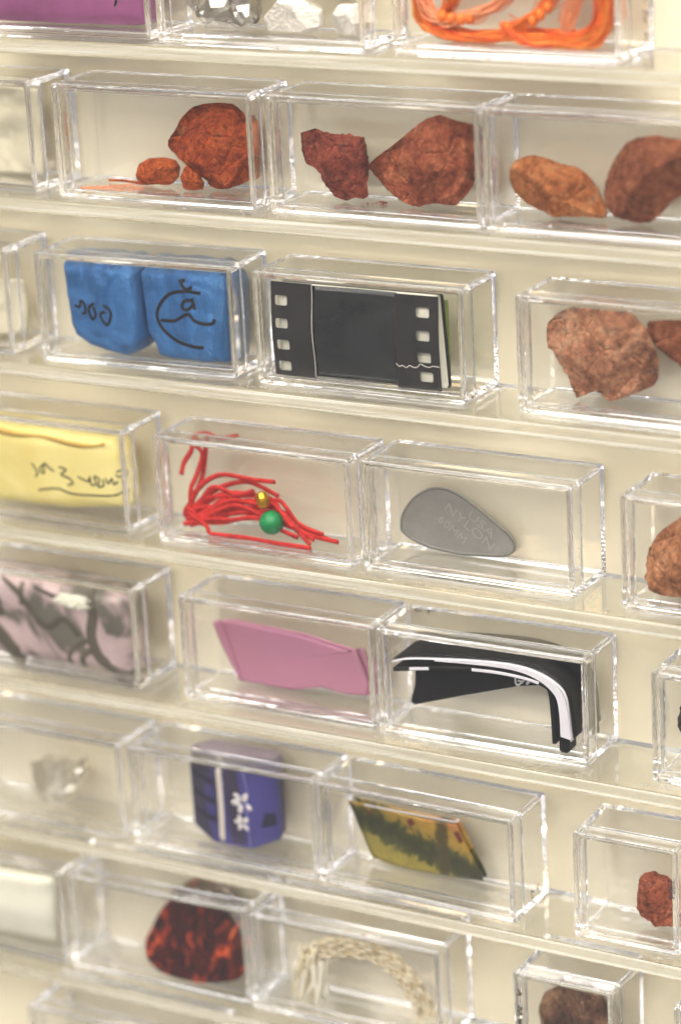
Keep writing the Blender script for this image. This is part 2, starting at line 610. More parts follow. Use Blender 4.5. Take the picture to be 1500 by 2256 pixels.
def loop_x(profile_yz, x0, x1, thick, nx=14, closed=True, slant=None):
    """a sheet wrapped round the x direction: y-z profile extruded along x"""
    bm = bmesh.new()
    P = [Vector((0, p[0], p[1])) for p in profile_yz]
    m = len(P)
    N = []
    for i in range(m):
        a = P[(i - 1) % m] if closed else P[max(i - 1, 0)]
        b = P[(i + 1) % m] if closed else P[min(i + 1, m - 1)]
        t = (b - a).normalized()
        N.append(Vector((0, -t.z, t.y)))
    lay = []
    for sgn in (0, 1):
        rows = []
        for j in range(nx + 1):
            row = []
            for p, n in zip(P, N):
                q = p + n * thick * sgn
                q.x = x0 + (x1 - x0) * j / nx
                if slant: q += slant(q.x, q.y, q.z)
                row.append(bm.verts.new(q))
            rows.append(row)
        lay.append(rows)
    rng = range(m) if closed else range(m - 1)
    for rows in lay:
        for a, b in zip(rows, rows[1:]):
            for i in rng:
                bm.faces.new((a[i], a[(i + 1) % m], b[(i + 1) % m], b[i]))
    A, B = lay
    for i in rng:
        for j in (0, -1):
            bm.faces.new((A[j][i], A[j][(i + 1) % m], B[j][(i + 1) % m], B[j][i]))
    if not closed:
        for j in range(nx):
            for i in (0, m - 1):
                bm.faces.new((A[j][i], A[j + 1][i], B[j + 1][i], B[j][i]))
    return bm

def strokes(name, lists, y, rad, mat, parent, surf=None):
    bm = bmesh.new()
    for pts in lists:
        P = catmull([(p[0], 0, p[1]) for p in pts], 6)
        for q in P:
            q.y = surf(q.x, q.z) if surf else y
        tube(bm, P, rad, 6, flat=((0, 1, 0), 0.22))
    return finish(bm, name, mat, parent)

def bar(bm, x0, x1, y0, y1, z0, z1):
    v = [bm.verts.new((x, y, z)) for x in (x0, x1) for y in (y0, y1) for z in (z0, z1)]
    for f in ((0, 1, 3, 2), (4, 6, 7, 5), (0, 4, 5, 1), (2, 3, 7, 6), (0, 2, 6, 4), (1, 5, 7, 3)):
        bm.faces.new([v[i] for i in f])

def text_mesh(txt, size, extrude):
    c = bpy.data.curves.new('lettering', 'FONT')
    c.body = txt
    c.size = size
    c.extrude = extrude
    c.align_x = 'CENTER'
    c.align_y = 'CENTER'
    c.resolution_u = 3
    o = bpy.data.objects.new('lettering', c)
    COL.objects.link(o)
    dg = bpy.context.evaluated_depsgraph_get()
    dg.update()
    me = bpy.data.meshes.new_from_object(o.evaluated_get(dg))
    bpy.data.objects.remove(o)
    bpy.data.curves.remove(c)
    return me

def lettering(txt, size, loc, rot_z, mat, parent, extrude=0.06, plane='front', mirror=False, stretch=1.0, lean=0.0):
    """writing lying on a surface facing the viewer (plane front: x-z)"""
    me = text_mesh(txt, size * MM, extrude * MM)
    o = bpy.data.objects.new('lettering', me)
    me.materials.append(MAT[mat])
    COL.objects.link(o)
    o.parent = parent
    base = Matrix.Rotation(math.pi / 2, 4, 'X')
    if plane == 'side':
        base = Matrix.Rotation(math.pi / 2, 4, 'Z') @ base
    if plane == 'floor':
        base = Matrix.Identity(4)
    sc = Matrix.Diagonal(((-1 if mirror else 1) * stretch, 1, 1, 1))
    o.matrix_local = Matrix.Translation(Vector(loc) * MM) @ Matrix.Rotation(-math.atan(lean), 4, 'X') @ base @ Matrix.Rotation(rot_z, 4, 'Z') @ sc
    return o

# ------------------------------------------------------------------ the setting
WALL_Y = 16.6
SHELF_FRONT = -4.2
SHELF_T = 3.0
ROW_Z = {1: 32.4, 2: 0.0, 3: -35.08, 4: -71.72, 5: -106.75, 6: -143.35, 7: -177.75, 8: -213.4}

bm = bmesh.new()
bar(bm, -900, 900, WALL_Y, WALL_Y + 12, -900, 700)
w = finish(bm, 'wall', 'wall')
w['kind'] = 'structure'

SHELF_LABEL = {
    1: 'clear acrylic shelf under the boxes with purple paper and orange thread',
    2: 'clear acrylic shelf carrying the boxes of red rocks in pairs',
    3: 'clear acrylic shelf under the blue tape packets and the film strip',
    4: 'clear acrylic shelf under the red cord and the grey guitar pick',
    5: 'clear acrylic shelf under the pink paper and the folded black leaflet',
    6: 'clear acrylic shelf under the indigo packet and the marbled paper',
    7: 'clear acrylic shelf under the tortoiseshell pick and the straw braid',
    8: 'clear acrylic shelf carrying the empty box below the tortoiseshell pick',
}
def shelf_mesh():
    bm = bmesh.new()
    bar(bm, -420, 420, SHELF_FRONT, WALL_Y - 0.02, -SHELF_T, 0)
    ed = [e for e in bm.edges if abs(e.verts[0].co.y - SHELF_FRONT) < 1e-4 and abs(e.verts[1].co.y - SHELF_FRONT) < 1e-4 and abs(e.verts[0].co.x - e.verts[1].co.x) > 1]
    bmesh.ops.bevel(bm, geom=ed, offset=0.35, segments=2, affect='EDGES')
    return bm
shelf_me = None
for r in range(1, 9):
    if shelf_me is None:
        o = finish(shelf_mesh(), 'acrylic_shelf', 'acrylic')
        shelf_me = o.data
        shelf_me.materials.append(MAT['acrylic_edge'])
        for p in shelf_me.polygons:
            if p.center.y < (SHELF_FRONT + 0.3) * MM:
                p.material_index = 1
    else:
        o = bpy.data.objects.new('acrylic_shelf', shelf_me)
        COL.objects.link(o)
    o.location = (0, 0, (ROW_Z[r] - 0.03) * MM)
    tag(o, SHELF_LABEL[r], 'shelf', 'clear acrylic shelves on the cream wall')
    # beads of glue trapped along the shelf
    rr = random.Random(40 + r)
    bm = bmesh.new()
    x = -130.0
    while x < 110:
        x += rr.choice((1.2, 1.8, 2.5, 6, 11, 19)) * rr.uniform(0.7, 1.3)
        s = rr.uniform(0.18, 0.5)
        mt = Matrix.Translation((x, rr.uniform(-2.6, -1.2), 0.02)) @ Matrix.Diagonal((s * rr.uniform(0.8, 2.2), s * 0.8, s * 0.35, 1))
        bmesh.ops.create_icosphere(bm, subdivisions=2, radius=1.0, matrix=mt)
    g = finish(bm, 'glue_beads', 'acrylic', o, smooth=True)
    g['kind'] = 'stuff'

# ------------------------------------------------------------------ boxes
W, D, H = 46.0, 15.0, 23.0
def rrect(w, h, inset, y, rc, seg=3):
    pts = []
    x0, x1, z0, z1 = inset, w - inset, inset, h - inset
    for cx, cz, a0 in ((x1 - rc, z1 - rc, 0), (x0 + rc, z1 - rc, 90), (x0 + rc, z0 + rc, 180), (x1 - rc, z0 + rc, 270)):
        for k in range(seg + 1):
            a = math.radians(a0 + 90 * k / seg)
            pts.append(Vector((cx + rc * math.cos(a), y, cz + rc * math.sin(a))))
    return pts

def swept(w, h, prof):
    """prof: list of (inset, y, corner radius); first and last loops are capped"""
    bm = bmesh.new()
    loops = [[bm.verts.new(p) for p in rrect(w, h, i, y, rc)] for i, y, rc in prof]
    n = len(loops[0])
    for a, b in zip(loops, loops[1:]):
        for k in range(n):
            bm.faces.new((a[k], a[(k + 1) % n], b[(k + 1) % n], b[k]))
    bm.faces.new(loops[0])
    bm.faces.new(loops[-1][::-1])
    return bm

LID = [(0.42, 0.0, 0.45), (0.20, 0.06, 0.5), (0.06, 0.20, 0.55), (0.0, 0.42, 0.6), (0.0, 4.05, 0.6), (0.12, 4.15, 0.5),
       (0.76, 4.15, 0.35), (0.82, 4.05, 0.3), (0.85, 1.1, 0.3), (0.95, 0.95, 0.25)]
BASE = [(0.25, 15.0, 0.45), (0.08, 14.92, 0.55), (0.0, 14.75, 0.6), (0.0, 4.45, 0.6), (0.1, 4.35, 0.55),
        (0.95, 4.35, 0.4), (0.95, 1.3, 0.4), (1.02, 1.2, 0.35), (1.42, 1.2, 0.3), (1.50, 1.3, 0.3), (1.2, 13.7, 0.35), (1.45, 13.9, 0.3)]

BOX = {  # row, x, y, yaw, width, label
    'A': (1, -76.47, 0.0, 0.0, 46, 'clear plastic box around the purple written paper'),
    'B': (1, -28.80, 0.0, 0.0, 46, 'clear plastic box full of white lumps and crinkled film'),
    'C': (1, 23.20, 0.0, 0.0, 46, 'clear plastic box around the orange thread hank'),
    'D': (2, -106.76, 0.0, 0.0, 46, 'clear plastic box with pale wavy paper beside the rust rock box'),
    'E': (2, -55.06, -0.14, 0.014, 46, 'clear plastic box dusted with rust powder, three rust rocks inside'),
    'F': (2, -5.64, 0.16, -0.002, 46, 'clear plastic box holding two maroon rocks touching at a point'),
    'G': (2, 41.03, -0.14, 0.007, 46, 'clear plastic box holding the tan rock and dark brown rock'),
    'H': (3, -116.17, 0.0, 0.0, 46, 'clear plastic box with low pale paper beside the blue tape box'),
    'I': (3, -62.77, 0.20, 0.050, 46, 'clear plastic box around the two blue tape packets'),
    'J': (3, -10.85, 0.24, 0.017, 46, 'clear plastic box around the film strip'),
    'K': (3, 46.66, 0.04, -0.006, 46, 'clear plastic box holding the jagged peach brown rock'),
    'L': (4, -90.60, 0.0, 0.0, 46, 'clear plastic box around the yellow written note'),
    'M': (4, -36.94, -0.39, -0.002, 46, 'clear plastic box around the red cord with beads'),
    'N': (4, 11.16, 0.30, 0.001, 46, 'clear plastic box around the grey nylon pick'),
    'O': (4, 67.48, -0.46, 0.005, 46, 'clear plastic box holding a clay rock beside the grey pick box'),
    'P': (5, -91.14, 0.0, 0.0, 46, 'clear plastic box around the pink and grey printed packet'),
    'Q': (5, -34.14, 0.54, 0.0, 46, 'clear plastic box around the pink paper'),
    'R': (5, 12.98, 0.27, 0.022, 46, 'clear plastic box around the folded black and white leaflet'),
    'S': (5, 73.03, -0.09, 0.002, 46, 'clear plastic box holding a dark grey stone'),
    'T': (6, -97.92, 0.0, 0.0, 46, 'clear plastic box around the crinkled cellophane'),
    'U': (6, -49.75, 0.13, 0.005, 46, 'clear plastic box around the indigo flowered packet'),
    'V': (6, -2.98, -0.65, -0.020, 46, 'clear plastic box around the marbled yellow and green paper'),
    'W': (6, 55.83, -0.64, 0.012, 22.3, 'small cube shaped clear box holding a red grained rock, marked 2004'),
    'X': (7, -116.75, 0.0, 0.0, 46, 'clear plastic box around a pale cream card'),
    'Y': (7, -69.28, 0.42, 0.022, 46, 'clear plastic box around the tortoiseshell pick'),
    'Z': (7, -22.19, 0.53, 0.014, 46, 'clear plastic box around the woven straw braid'),
    'AA': (7, 41.44, -0.28, -0.008, 22.3, 'small cube shaped clear box holding a brown agate stone, handwriting on its side'),
    'BB': (7, 76.66, 0.0, 0.0, 46, 'clear plastic box beside the small cube box with the agate'),
    'CC': (8, -83.11, 0.0, 0.0, 46, 'empty clear plastic box below the tortoiseshell pick'),
}
lid_me, base_me, BOXM, BOXO = {}, {}, {}, {}
for k, (row, x, y, yaw, bw, label) in BOX.items():
    mw = Matrix.Translation(Vector((x + bw / 2, y + D / 2, ROW_Z[row])) * MM) @ Matrix.Rotation(yaw, 4, 'Z') @ Matrix.Translation(Vector((-bw / 2, -D / 2, 0)) * MM)
    BOXM[k] = mw
    e = empty('display_box', mw, label, 'box', 'clear boxes standing on the acrylic shelves')
    BOXO[k] = e
    if bw not in lid_me:
        a = finish(swept(bw, H, LID), 'lid', 'styrene', e); lid_me[bw] = a.data
        b = finish(swept(bw, H, BASE), 'base', 'styrene', e); base_me[bw] = b.data
    else:
        for nm, me in (('lid', lid_me[bw]), ('base', base_me[bw])):
            a = bpy.data.objects.new(nm, me)
            COL.objects.link(a)
            a.parent = e

# ------------------------------------------------------------------ things in the boxes (box coordinates, mm)
def put_rock(name, box, outline, yc, half, seed, mat, label, facets=14, rough=0.36, cut=0.86, floor=True, bw=46, group=None):
    bm = rock(outline, yc, half, seed, facets, rough, cut)
    if floor:
        drop_into(bm, x0=1.8, x1=bw - 1.8)
    return tag(finish(bm, name, mat, smooth=True, recenter=True, mw=BOXM[box]), label, 'rock', group)

# --- rust rocks with powder
E1 = [(30.0, 19.2), (33.7, 19.7), (36.9, 19.5), (39.4, 18.0), (40.6, 16.1), (41.2, 11.5), (40.6, 5.0), (37.8, 3.5), (34.6, 2.4), (31.9, 2.1), (30.6, 2.8), (29.9, 3.9), (27.3, 5.4), (25.3, 7.4), (22.2, 9.1), (21.1, 10.2), (21.5, 11.8), (22.8, 13.3), (24.7, 16.2), (27.3, 18.4)]
put_rock('rock', 'E', E1, 9.2, 4.2, 3, 'rock_orange', 'largest rust red rock in the dusted box, leaning on the smaller ones')
E2 = [(15.6, 2.6), (15.5, 4.4), (16.2, 6.6), (18.5, 7.9), (21.8, 8.2), (24.4, 7.8), (25.4, 6.4), (24.9, 4.1), (23.0, 2.8), (20.3, 2.9), (17.5, 2.4)]
put_rock('rock', 'E', [(x - 1.7, z) for x, z in E2], 8.6, 3.2, 8, 'rock_rust', 'small bright rust pebble standing clear of the large rust rock', 6, 0.12, 0.95)
E3 = [(25.9, 3.2), (25.8, 5.5), (26.9, 7.3), (29.2, 6.0), (30.6, 4.2), (30.4, 3.2), (28.0, 2.9)]
put_rock('rock', 'E', [(x - 0.4, z * 1.1) for x, z in E3], 7.0, 2.0, 9, 'rock_rust', 'small rust chip tucked beneath the large rust rock', 6, 0.12, 0.95)
tw = bmesh.new()
tube(tw, catmull([(6.4, 9.4, 1.75), (9.2, 9.2, 1.9), (12.0, 8.8, 1.9), (15.4, 8.2, 1.8)], 5), 0.32, 6)
tag(finish(tw, 'rust_splinter', 'rock_rust', recenter=True, mw=BOXM['E']), 'thin rust splinter lying beside the small rust pebble', 'splinter')
dust = bmesh.new()
rr = random.Random(5)
for i in range(1300):
    u = rr.random() ** 1.4
    x = 4.5 + u * 12 + rr.gauss(0, 0.6)
    y = 2.4 + rr.random() * (1.2 + u * 8.5)
    s = rr.uniform(0.04, 0.12) * (1.6 if rr.random() < 0.05 else 1)
    if i > 950:
        x, y = rr.uniform(15, 42), rr.uniform(3, 12)
        s *= 0.75
    bmesh.ops.create_icosphere(dust, subdivisions=1, radius=s, matrix=Matrix.Translation((max(2.6, x), y, 1.46 + s * 0.4)) @ Matrix.Diagonal((1.6, 1.5, 0.5, 1)))
for i in range(120):     # dust clinging to the left wall seam and the back
    z = rr.gauss(14, 2.2)
    s = rr.uniform(0.04, 0.12)
    bmesh.ops.create_icosphere(dust, subdivisions=1, radius=s, matrix=Matrix.Translation((2.05 + rr.gauss(0, 0.05), 2.2 + rr.gauss(0, 0.25), max(5, min(20, z)))) @ Matrix.Diagonal((0.5, 1.2, 1.6, 1)))
d = tag(finish(dust, 'rust_powder', 'rust_dust', recenter=True, mw=BOXM['E']), 'orange rust powder strewn over the floor of a clear box', 'powder', kind='stuff')

# --- two maroon rocks
F1 = [(3.4, 14.6), (6.5, 15.6), (10.0, 14.7), (17.5, 14.6), (17.9, 12.7), (17.5, 8.3), (17.7, 3.0), (16.3, 2.2), (14.9, 2.6), (12.8, 1.7), (10.3, 2.5), (8.4, 4.6), (7.5, 6.8), (6.1, 8.0), (4.3, 8.5), (3.5, 11.0)]
put_rock('rock', 'F', F1, 7.6, 4.2, 11, 'rock_maroon', 'maroon rock with a flat notched top, narrow at its foot', 16, 0.4)
F2 = [(17.9, 9.0), (19.6, 10.5), (24.1, 13.6), (28.7, 17.2), (31.3, 18.9), (34.2, 19.7), (37.6, 18.8), (41.0, 18.3), (41.8, 17.3), (41.2, 16.6), (41.8, 15.6), (41.6, 9.4), (40.7, 6.7), (38.9, 4.4), (36.7, 2.4), (32.0, 2.5), (27.5, 1.7), (25.0, 2.5), (22.6, 3.9), (20.7, 5.8), (18.6, 8.1)]
put_rock('rock', 'F', F2, 7.6, 4.8, 14, 'rock_redbrown', 'red brown rock tapering to a point against the maroon rock', 18, 0.38)
crumb = bmesh.new()
for i in range(14):
    s = rr.uniform(0.12, 0.3)
    bmesh.ops.create_icosphere(crumb, subdivisions=1, radius=s, matrix=Matrix.Translation((rr.uniform(17.5, 21.5), rr.uniform(6, 9), 1.45 + s * 0.8)))
tag(finish(crumb, 'rock_crumbs', 'rock_maroon', recenter=True, mw=BOXM['F']), 'tiny maroon crumbs on the box floor between the two rocks', 'crumbs', kind='stuff')

# --- tan and dark brown rocks
G1 = [(2.6, 9.3), (2.8, 11.5), (3.8, 13.1), (6.3, 14.1), (9.1, 14.0), (12.3, 12.9), (16.0, 12.3), (18.8, 10.5), (20.6, 8.7), (21.0, 7.0), (22.1, 5.8), (22.0, 3.4), (18.6, 3.5), (13.9, 3.2), (12.0, 2.9), (9.3, 3.8), (6.0, 4.9), (3.4, 6.9)]
put_rock('rock', 'G', [(x - 0.9, z) for x, z in G1], 8.0, 3.8, 21, 'rock_tan', 'rounded tan rock with a pale patch, lower than its dark neighbour', 7, 0.26, 0.95)
G2 = [(21.0, 7.7), (21.7, 11.2), (23.2, 14.2), (25.3, 16.9), (27.6, 18.2), (32.1, 18.7), (37.5, 18.2), (40.5, 15.9), (40.2, 11), (36.5, 8.2), (33.7, 6.4), (31.9, 4.1), (30.1, 2.8), (27.3, 2.4), (23.2, 3.3), (21.4, 5.5)]
put_rock('rock', 'G', G2, 8.0, 4.6, 24, 'rock_brown', 'dark brown rock standing taller beside the tan rock', 9, 0.28, 0.93)

# --- jagged rock and the one behind it
K1 = [(3.0, 15.8), (5.2, 17.8), (7.1, 18.9), (11.9, 20.0), (17.0, 20.2), (20.7, 19.0), (23.5, 16.6), (24.9, 13.5), (25.8, 11.3), (25.7, 7.8), (24.8, 6.3), (21.9, 4.9), (19.6, 3.8), (15.8, 2.5), (14.4, 3.2), (13.2, 4.5), (10.8, 3.3), (8.8, 2.4), (7.9, 4.1), (6.8, 7.2), (5.2, 9.3), (4.5, 11.0), (3.1, 11.6), (2.7, 13.1)]
put_rock('rock', 'K', [(x - 0.5, 1.6 + (z - 2.4) * 1.06) for x, z in K1], 8.4, 4.2, 31, 'rock_peach', 'jagged peach brown rock with a torn lower edge', 12, 0.42, 0.9)
K2 = [(22.0, 15.6), (22.4, 18.2), (27.5, 18.9), (32.0, 19.0), (38, 17), (40, 10), (37, 3.0), (34, 2.4), (31.9, 6.7), (29.1, 10.2), (26.9, 11.6), (24.9, 13.2)]
put_rock('rock', 'K', K2, 11.2, 2.2, 33, 'rock_brown', 'brown rock standing behind the jagged peach brown rock', 10, 0.3, 0.9)

O1 = [(2.4, 5.0), (2.6, 8.3), (3.4, 10.8), (4.8, 13.3), (7.0, 15.4), (9.4, 17.1), (14.0, 18.1), (17.8, 14.4), (18.2, 6.1), (14.9, 2.4), (9.2, 1.5), (5.6, 1.5), (3.4, 2.4)]
put_rock('rock', 'O', O1, 6.8, 4.6, 41, 'rock_clay', 'clay coloured rock at the end of the grey pick shelf', 12, 0.38, 0.92)
S1 = [(2.6, 13.1), (3.4, 16.2), (5.7, 17.7), (9, 17), (12, 11), (11, 4), (8, 1.6), (5.0, 2.5), (3.4, 6.5), (2.6, 9.7)]
put_rock('rock', 'S', S1, 8.2, 3.6, 44, 'rock_dark', 'dark grey stone beside the black leaflet box', 9, 0.25, 0.92)
W1 = [(10.8, 12.5), (11.6, 13.4), (13.3, 14.0), (15.8, 13.5), (17.5, 12.3), (18.6, 10.0), (18.6, 3.6), (16.6, 3.2), (14.6, 2.6), (13.1, 3.4), (10.7, 3.8), (9.9, 5.2), (10.0, 8.3), (10.5, 10.4)]
put_rock('rock', 'W', W1, 8.6, 3.4, 47, 'rock_small', 'small red grained rock in the corner of a cube box', 9, 0.28, 0.9, bw=22.3)
AA1 = [(2.7, 13.0), (3.6, 15.9), (5.8, 17.6), (9, 19.2), (13, 19.0), (16.6, 17.4), (18.6, 15.0), (18.9, 9.5), (17.6, 4.4), (14, 2.0), (7.1, 2.0), (4.2, 4.6), (3.0, 9.0)]
put_rock('rock', 'AA', AA1, 7.4, 4.6, 51, 'rock_agate', 'glossy brown agate stone filling a cube box', 12, 0.22, 0.9, bw=22.3)

# --- purple paper
pp = empty('folded_paper', BOXM['A'] @ Matrix.Translation(Vector((23, 7, 1.4)) * MM), 'purple folded paper with black handwriting', 'paper')
def in_local(bm, dx, dy, dz):
    for v in bm.verts:
        v.co -= Vector((dx, dy, dz))
    return bm
OA = [(3.2, 19.6), (43.2, 19.6), (43.3, 10), (43.0, 2.6), (40, 1.8), (20, 1.6), (6, 1.6), (3.2, 2.4)]
finish(in_local(puff(OA, 6.4, 3.6, 96, 14, (7, 0.5), lambda x, z: 0.25 * math.sin(x * 0.5) * math.sin(z * 0.3)), 23, 7, 1.4), 'packet', 'purple_paper', pp, True)
strokes('handwriting', [[(x - 23, z - 1.4) for x, z in l] for l in (
    [(33.5, 9.5), (34.6, 8.0), (35.2, 6.2), (36.4, 6.0), (37.0, 7.4), (36.0, 8.6), (37.6, 9.8)],
    [(28, 11), (30, 9), (31, 12), (32, 9.6)], [(8.5, 7.2), (10.4, 7.6), (12.0, 8.8)])], -4.15, 0.30, 'ink', pp)

# --- white lumps and crinkled film
LUMP = [([(6.5, 1.6), (5.6, 5), (8, 9), (13, 10.5), (17, 8.2), (18, 4), (16, 1.8)], 8.2, 3.6, 'white lump with a flaky side beside the purple paper box'),
        ([(21.2, 1.8), (20.6, 4.6), (24, 8.0), (29, 8.2), (33, 6.0), (33.4, 3.2), (30, 1.7)], 7.4, 4.0, 'flattened white lump under the bright white block'),
        ([(29.5, 8.4), (27.5, 13.5), (30, 19), (36, 20), (37.5, 14), (35.8, 8.8)], 8.6, 3.2, 'bright white block resting on the flattened white lump'),
        ([(36.0, 1.8), (35.2, 4.8), (37, 7.4), (41, 7.6), (42.8, 4.4), (41.6, 1.8)], 7.6, 3.4, 'squarish white lump in the corner next to the orange thread box')]
for i, (ol, yc, hf, lb) in enumerate(LUMP):
    bm = rock(ol, yc, hf, 60 + i, 7, 0.18, 0.92)
    if i != 2: settle(bm)
    tag(finish(bm, 'white_lump', 'white_wax', smooth=True, recenter=True, mw=BOXM['B']), lb, 'lump', 'white lumps in a clear box')

def crumpled(w, d, h, seed, amp=1.0, sub=5, cell=0.35):
    bm = bmesh.new()
    bmesh.ops.create_icosphere(bm, subdivisions=sub, radius=1.0)
    so = Vector((seed * 3.7, seed * 1.3, seed))
    for v in bm.verts:
        p = v.co.copy()
        q = Vector((math.copysign(abs(p.x) ** 0.7, p.x) * w / 2, math.copysign(abs(p.y) ** 0.7, p.y) * d / 2, math.copysign(abs(p.z) ** 0.7, p.z) * h / 2))
        dist, pts = noise.voronoi(q * cell + so)
        k = (dist[1] - dist[0])
        q += p * (k - 0.35) * 2.2 * amp
        q += p * noise.fractal(q * 0.5 + so, 0.8, 2, 3) * 0.6 * amp
        v.co = q
    return bm

def place(bm, x, y, floor=1.45):
    for v in bm.verts:
        v.co += Vector((x, y, 0))
    return settle(bm, floor)

bm = drop_into(place(crumpled(16, 9, 15, 4, 1.1, 4, 0.17), 11, 8.0), x1=20)
tag(finish(bm, 'cellophane', 'cellophane', recenter=True, mw=BOXM['B']), 'crinkled clear film crumpled around the flaky white lump', 'cellophane')
bm = place(crumpled(15, 8, 11.5, 9, 1.5, 3, 0.3), 21.5, 8.4)
for v in bm.verts:
    k = 0.45 + 0.055 * (v.co.z - 1.45)
    v.co.x = 23.5 + (v.co.x - 21.5) * k + 0.15 * (v.co.z - 6)
bm = drop_into(bm, x1=36)
tag(finish(bm, 'cellophane', 'cellophane', recenter=True, mw=BOXM['T']), 'sparkling crumpled cellophane ball alone in a clear box', 'cellophane')

# --- orange thread hank
hank = empty('thread_hank', BOXM['C'] @ Matrix.Translation(Vector((22, 7, 1.4)) * MM), 'orange thread hank coiled in loops with knotted salmon strands', 'thread')
rr = random.Random(12)
loopA = [(1.1, 11), (1.0, 8.7), (2.0, 6.1), (4.3, 4.1), (7.6, 2.6), (11.9, 2.0), (18.6, 2.2), (22.4, 2.7), (27.0, 2.7), (32.6, 2.8), (37.8, 3.2), (41.2, 5.9), (41.9, 10.1), (40, 16), (34, 19.4), (22, 20), (10, 19.4), (3, 16)]
def shrink(p, k, dz=0.0):
    cx, cz = 21.5, 11.0
    return (cx + (p[0] - cx) * k, cz + (p[1] - cz) * k + dz)
def strand_set(base, n, kmin, kmax, ylo, yhi, rad, mat, nm, closed=True, jit=0.25):
    bm = bmesh.new()
    for i in range(n):
        k = rr.uniform(kmin, kmax)
        y = rr.uniform(ylo, yhi)
        ph = rr.uniform(0, 6)
        P = [(shrink(p, k)[0] + rr.gauss(0, jit), y + 0.5 * math.sin(ph + j * 0.7), shrink(p, k)[1] + rr.gauss(0, jit)) for j, p in enumerate(base)]
        P = catmull([Vector((max(2.6, min(43.2, p[0])), p[1], max(1.75, p[2]))) for p in P], 5, closed)
        if closed: P.append(P[0])
        tube(bm, [p - Vector((22, 7, 1.4)) for p in P], rad * rr.uniform(0.8, 1.2), 5)
    return finish(bm, nm, mat, hank, True)
for mt in ('orange_thread', 'deep_orange_thread', 'light_orange_thread', 'orange_thread'):
    strand_set(loopA, 22, 0.87, 1.0, 4.3, 9.0, 0.17, mt, 'outer_coil', True, 0.32)
strand_set([(21, 5.2), (24, 3.0), (27.5, 1.7), (33, 1.6), (37, 1.7), (40.4, 3.2), (42.4, 7), (42.4, 13)], 18, 0.95, 1.01, 3.4, 5.4, 0.16, 'orange_thread', 'front_coil', False, 0.3)
strand_set([(21, 5.2), (24, 3.0), (27.5, 1.7), (33, 1.6), (37, 1.7), (40.4, 3.2), (42.4, 7), (42.4, 13)], 14, 0.95, 1.01, 3.0, 5.0, 0.16, 'deep_orange_thread', 'front_coil', False, 0.35)
strand_set([(21, 5.2), (24, 3.0), (27.5, 1.7), (33, 1.6), (37, 1.7), (40.4, 3.2), (42.4, 7), (42.4, 13)], 10, 0.95, 1.01, 3.0, 4.6, 0.15, 'light_orange_thread', 'front_coil', False, 0.35)
strand_set([(3.6, 9.5), (6.0, 6.2), (10, 5.4), (15, 6.6), (20, 9), (27, 14), (33, 18)], 40, 0.94, 1.04, 4.0, 6.5, 0.13, 'salmon_thread', 'salmon_strands', False, 0.5)
strand_set([(22, 4.6), (26, 6.4), (30, 9.6), (34, 14), (36, 19)], 34, 0.94, 1.06, 4.0, 7.0, 0.12, 'orange_thread', 'fanned_strands', False, 0.7)
strand_set([(33, 3.5), (34, 8), (36, 13), (37, 19)], 34, 0.9, 1.05, 5.0, 8.0, 0.12, 'salmon_thread', 'upright_strands', False, 0.8)
strand_set([(8, 6.5), (9.5, 10), (8.5, 15), (10, 19.5)], 36, 0.95, 1.05, 4.5, 7.5, 0.13, 'orange_thread', 'rising_strands', False, 0.6)
for x, z in ((8.6, 6.3), (10.4, 6.0), (12.4, 6.0), (14.2, 6.2), (27.0, 6.2), (28.6, 7.4), (30.1, 8.7)):
    bm = bmesh.new()
    bmesh.ops.create_uvsphere(bm, u_segments=12, v_segments=8, radius=1.0, matrix=Matrix.Translation((x - 22, 4.2 - 7, z - 1.4)) @ Matrix.Diagonal((0.95, 0.9, 1.15, 1)))
    finish(bm, 'knot', 'orange_thread', hank, True)

# --- pale papers in the boxes at the left
bm = drop_into(puff([(5, 19), (24, 20.4), (42.4, 20), (43, 12), (42.2, 2.4), (30, 1.6), (6, 1.6), (4, 9)], 8.0, 0.35, 110, 14, None, lambda x, z: 1.6 * math.sin(x * 0.24) + 0.7 * noise.fractal(Vector((x * 0.13, z * 0.13, 3)), 0.8, 2, 3)))
tag(finish(bm, 'wavy_paper', 'pale_tissue', smooth=True, recenter=True, mw=BOXM['D']), 'pale cream paper standing wavy in the box beside the rust rocks', 'paper')
bm = drop_into(puff([(5, 12), (20, 15), (42.4, 13.6), (43, 8), (42.2, 2.4), (30, 1.6), (6, 1.6), (4, 7)], 7.6, 0.35, 110, 14, None, lambda x, z: 1.9 * math.sin(x * 0.31 + 1) + 0.7 * noise.fractal(Vector((x * 0.13, z * 0.13, 8)), 0.8, 2, 3)))
tag(finish(bm, 'wavy_paper', 'pale_tissue', smooth=True, recenter=True, mw=BOXM['H']), 'pale paper standing low in the box beside the blue tape', 'paper')
bm = drop_into(puff([(4, 17), (40.8, 19), (40.7, 9.4), (40, 3), (4, 2)], 5.5, 2.0, 80, 10, (8, 0.5), lambda x, z: 0.3 * math.sin(z * 0.5)))
tag(finish(bm, 'cream_card', 'cream_paper', smooth=True, recenter=True, mw=BOXM['X']), 'pale cream card folded in the box beside the tortoiseshell pick', 'card')

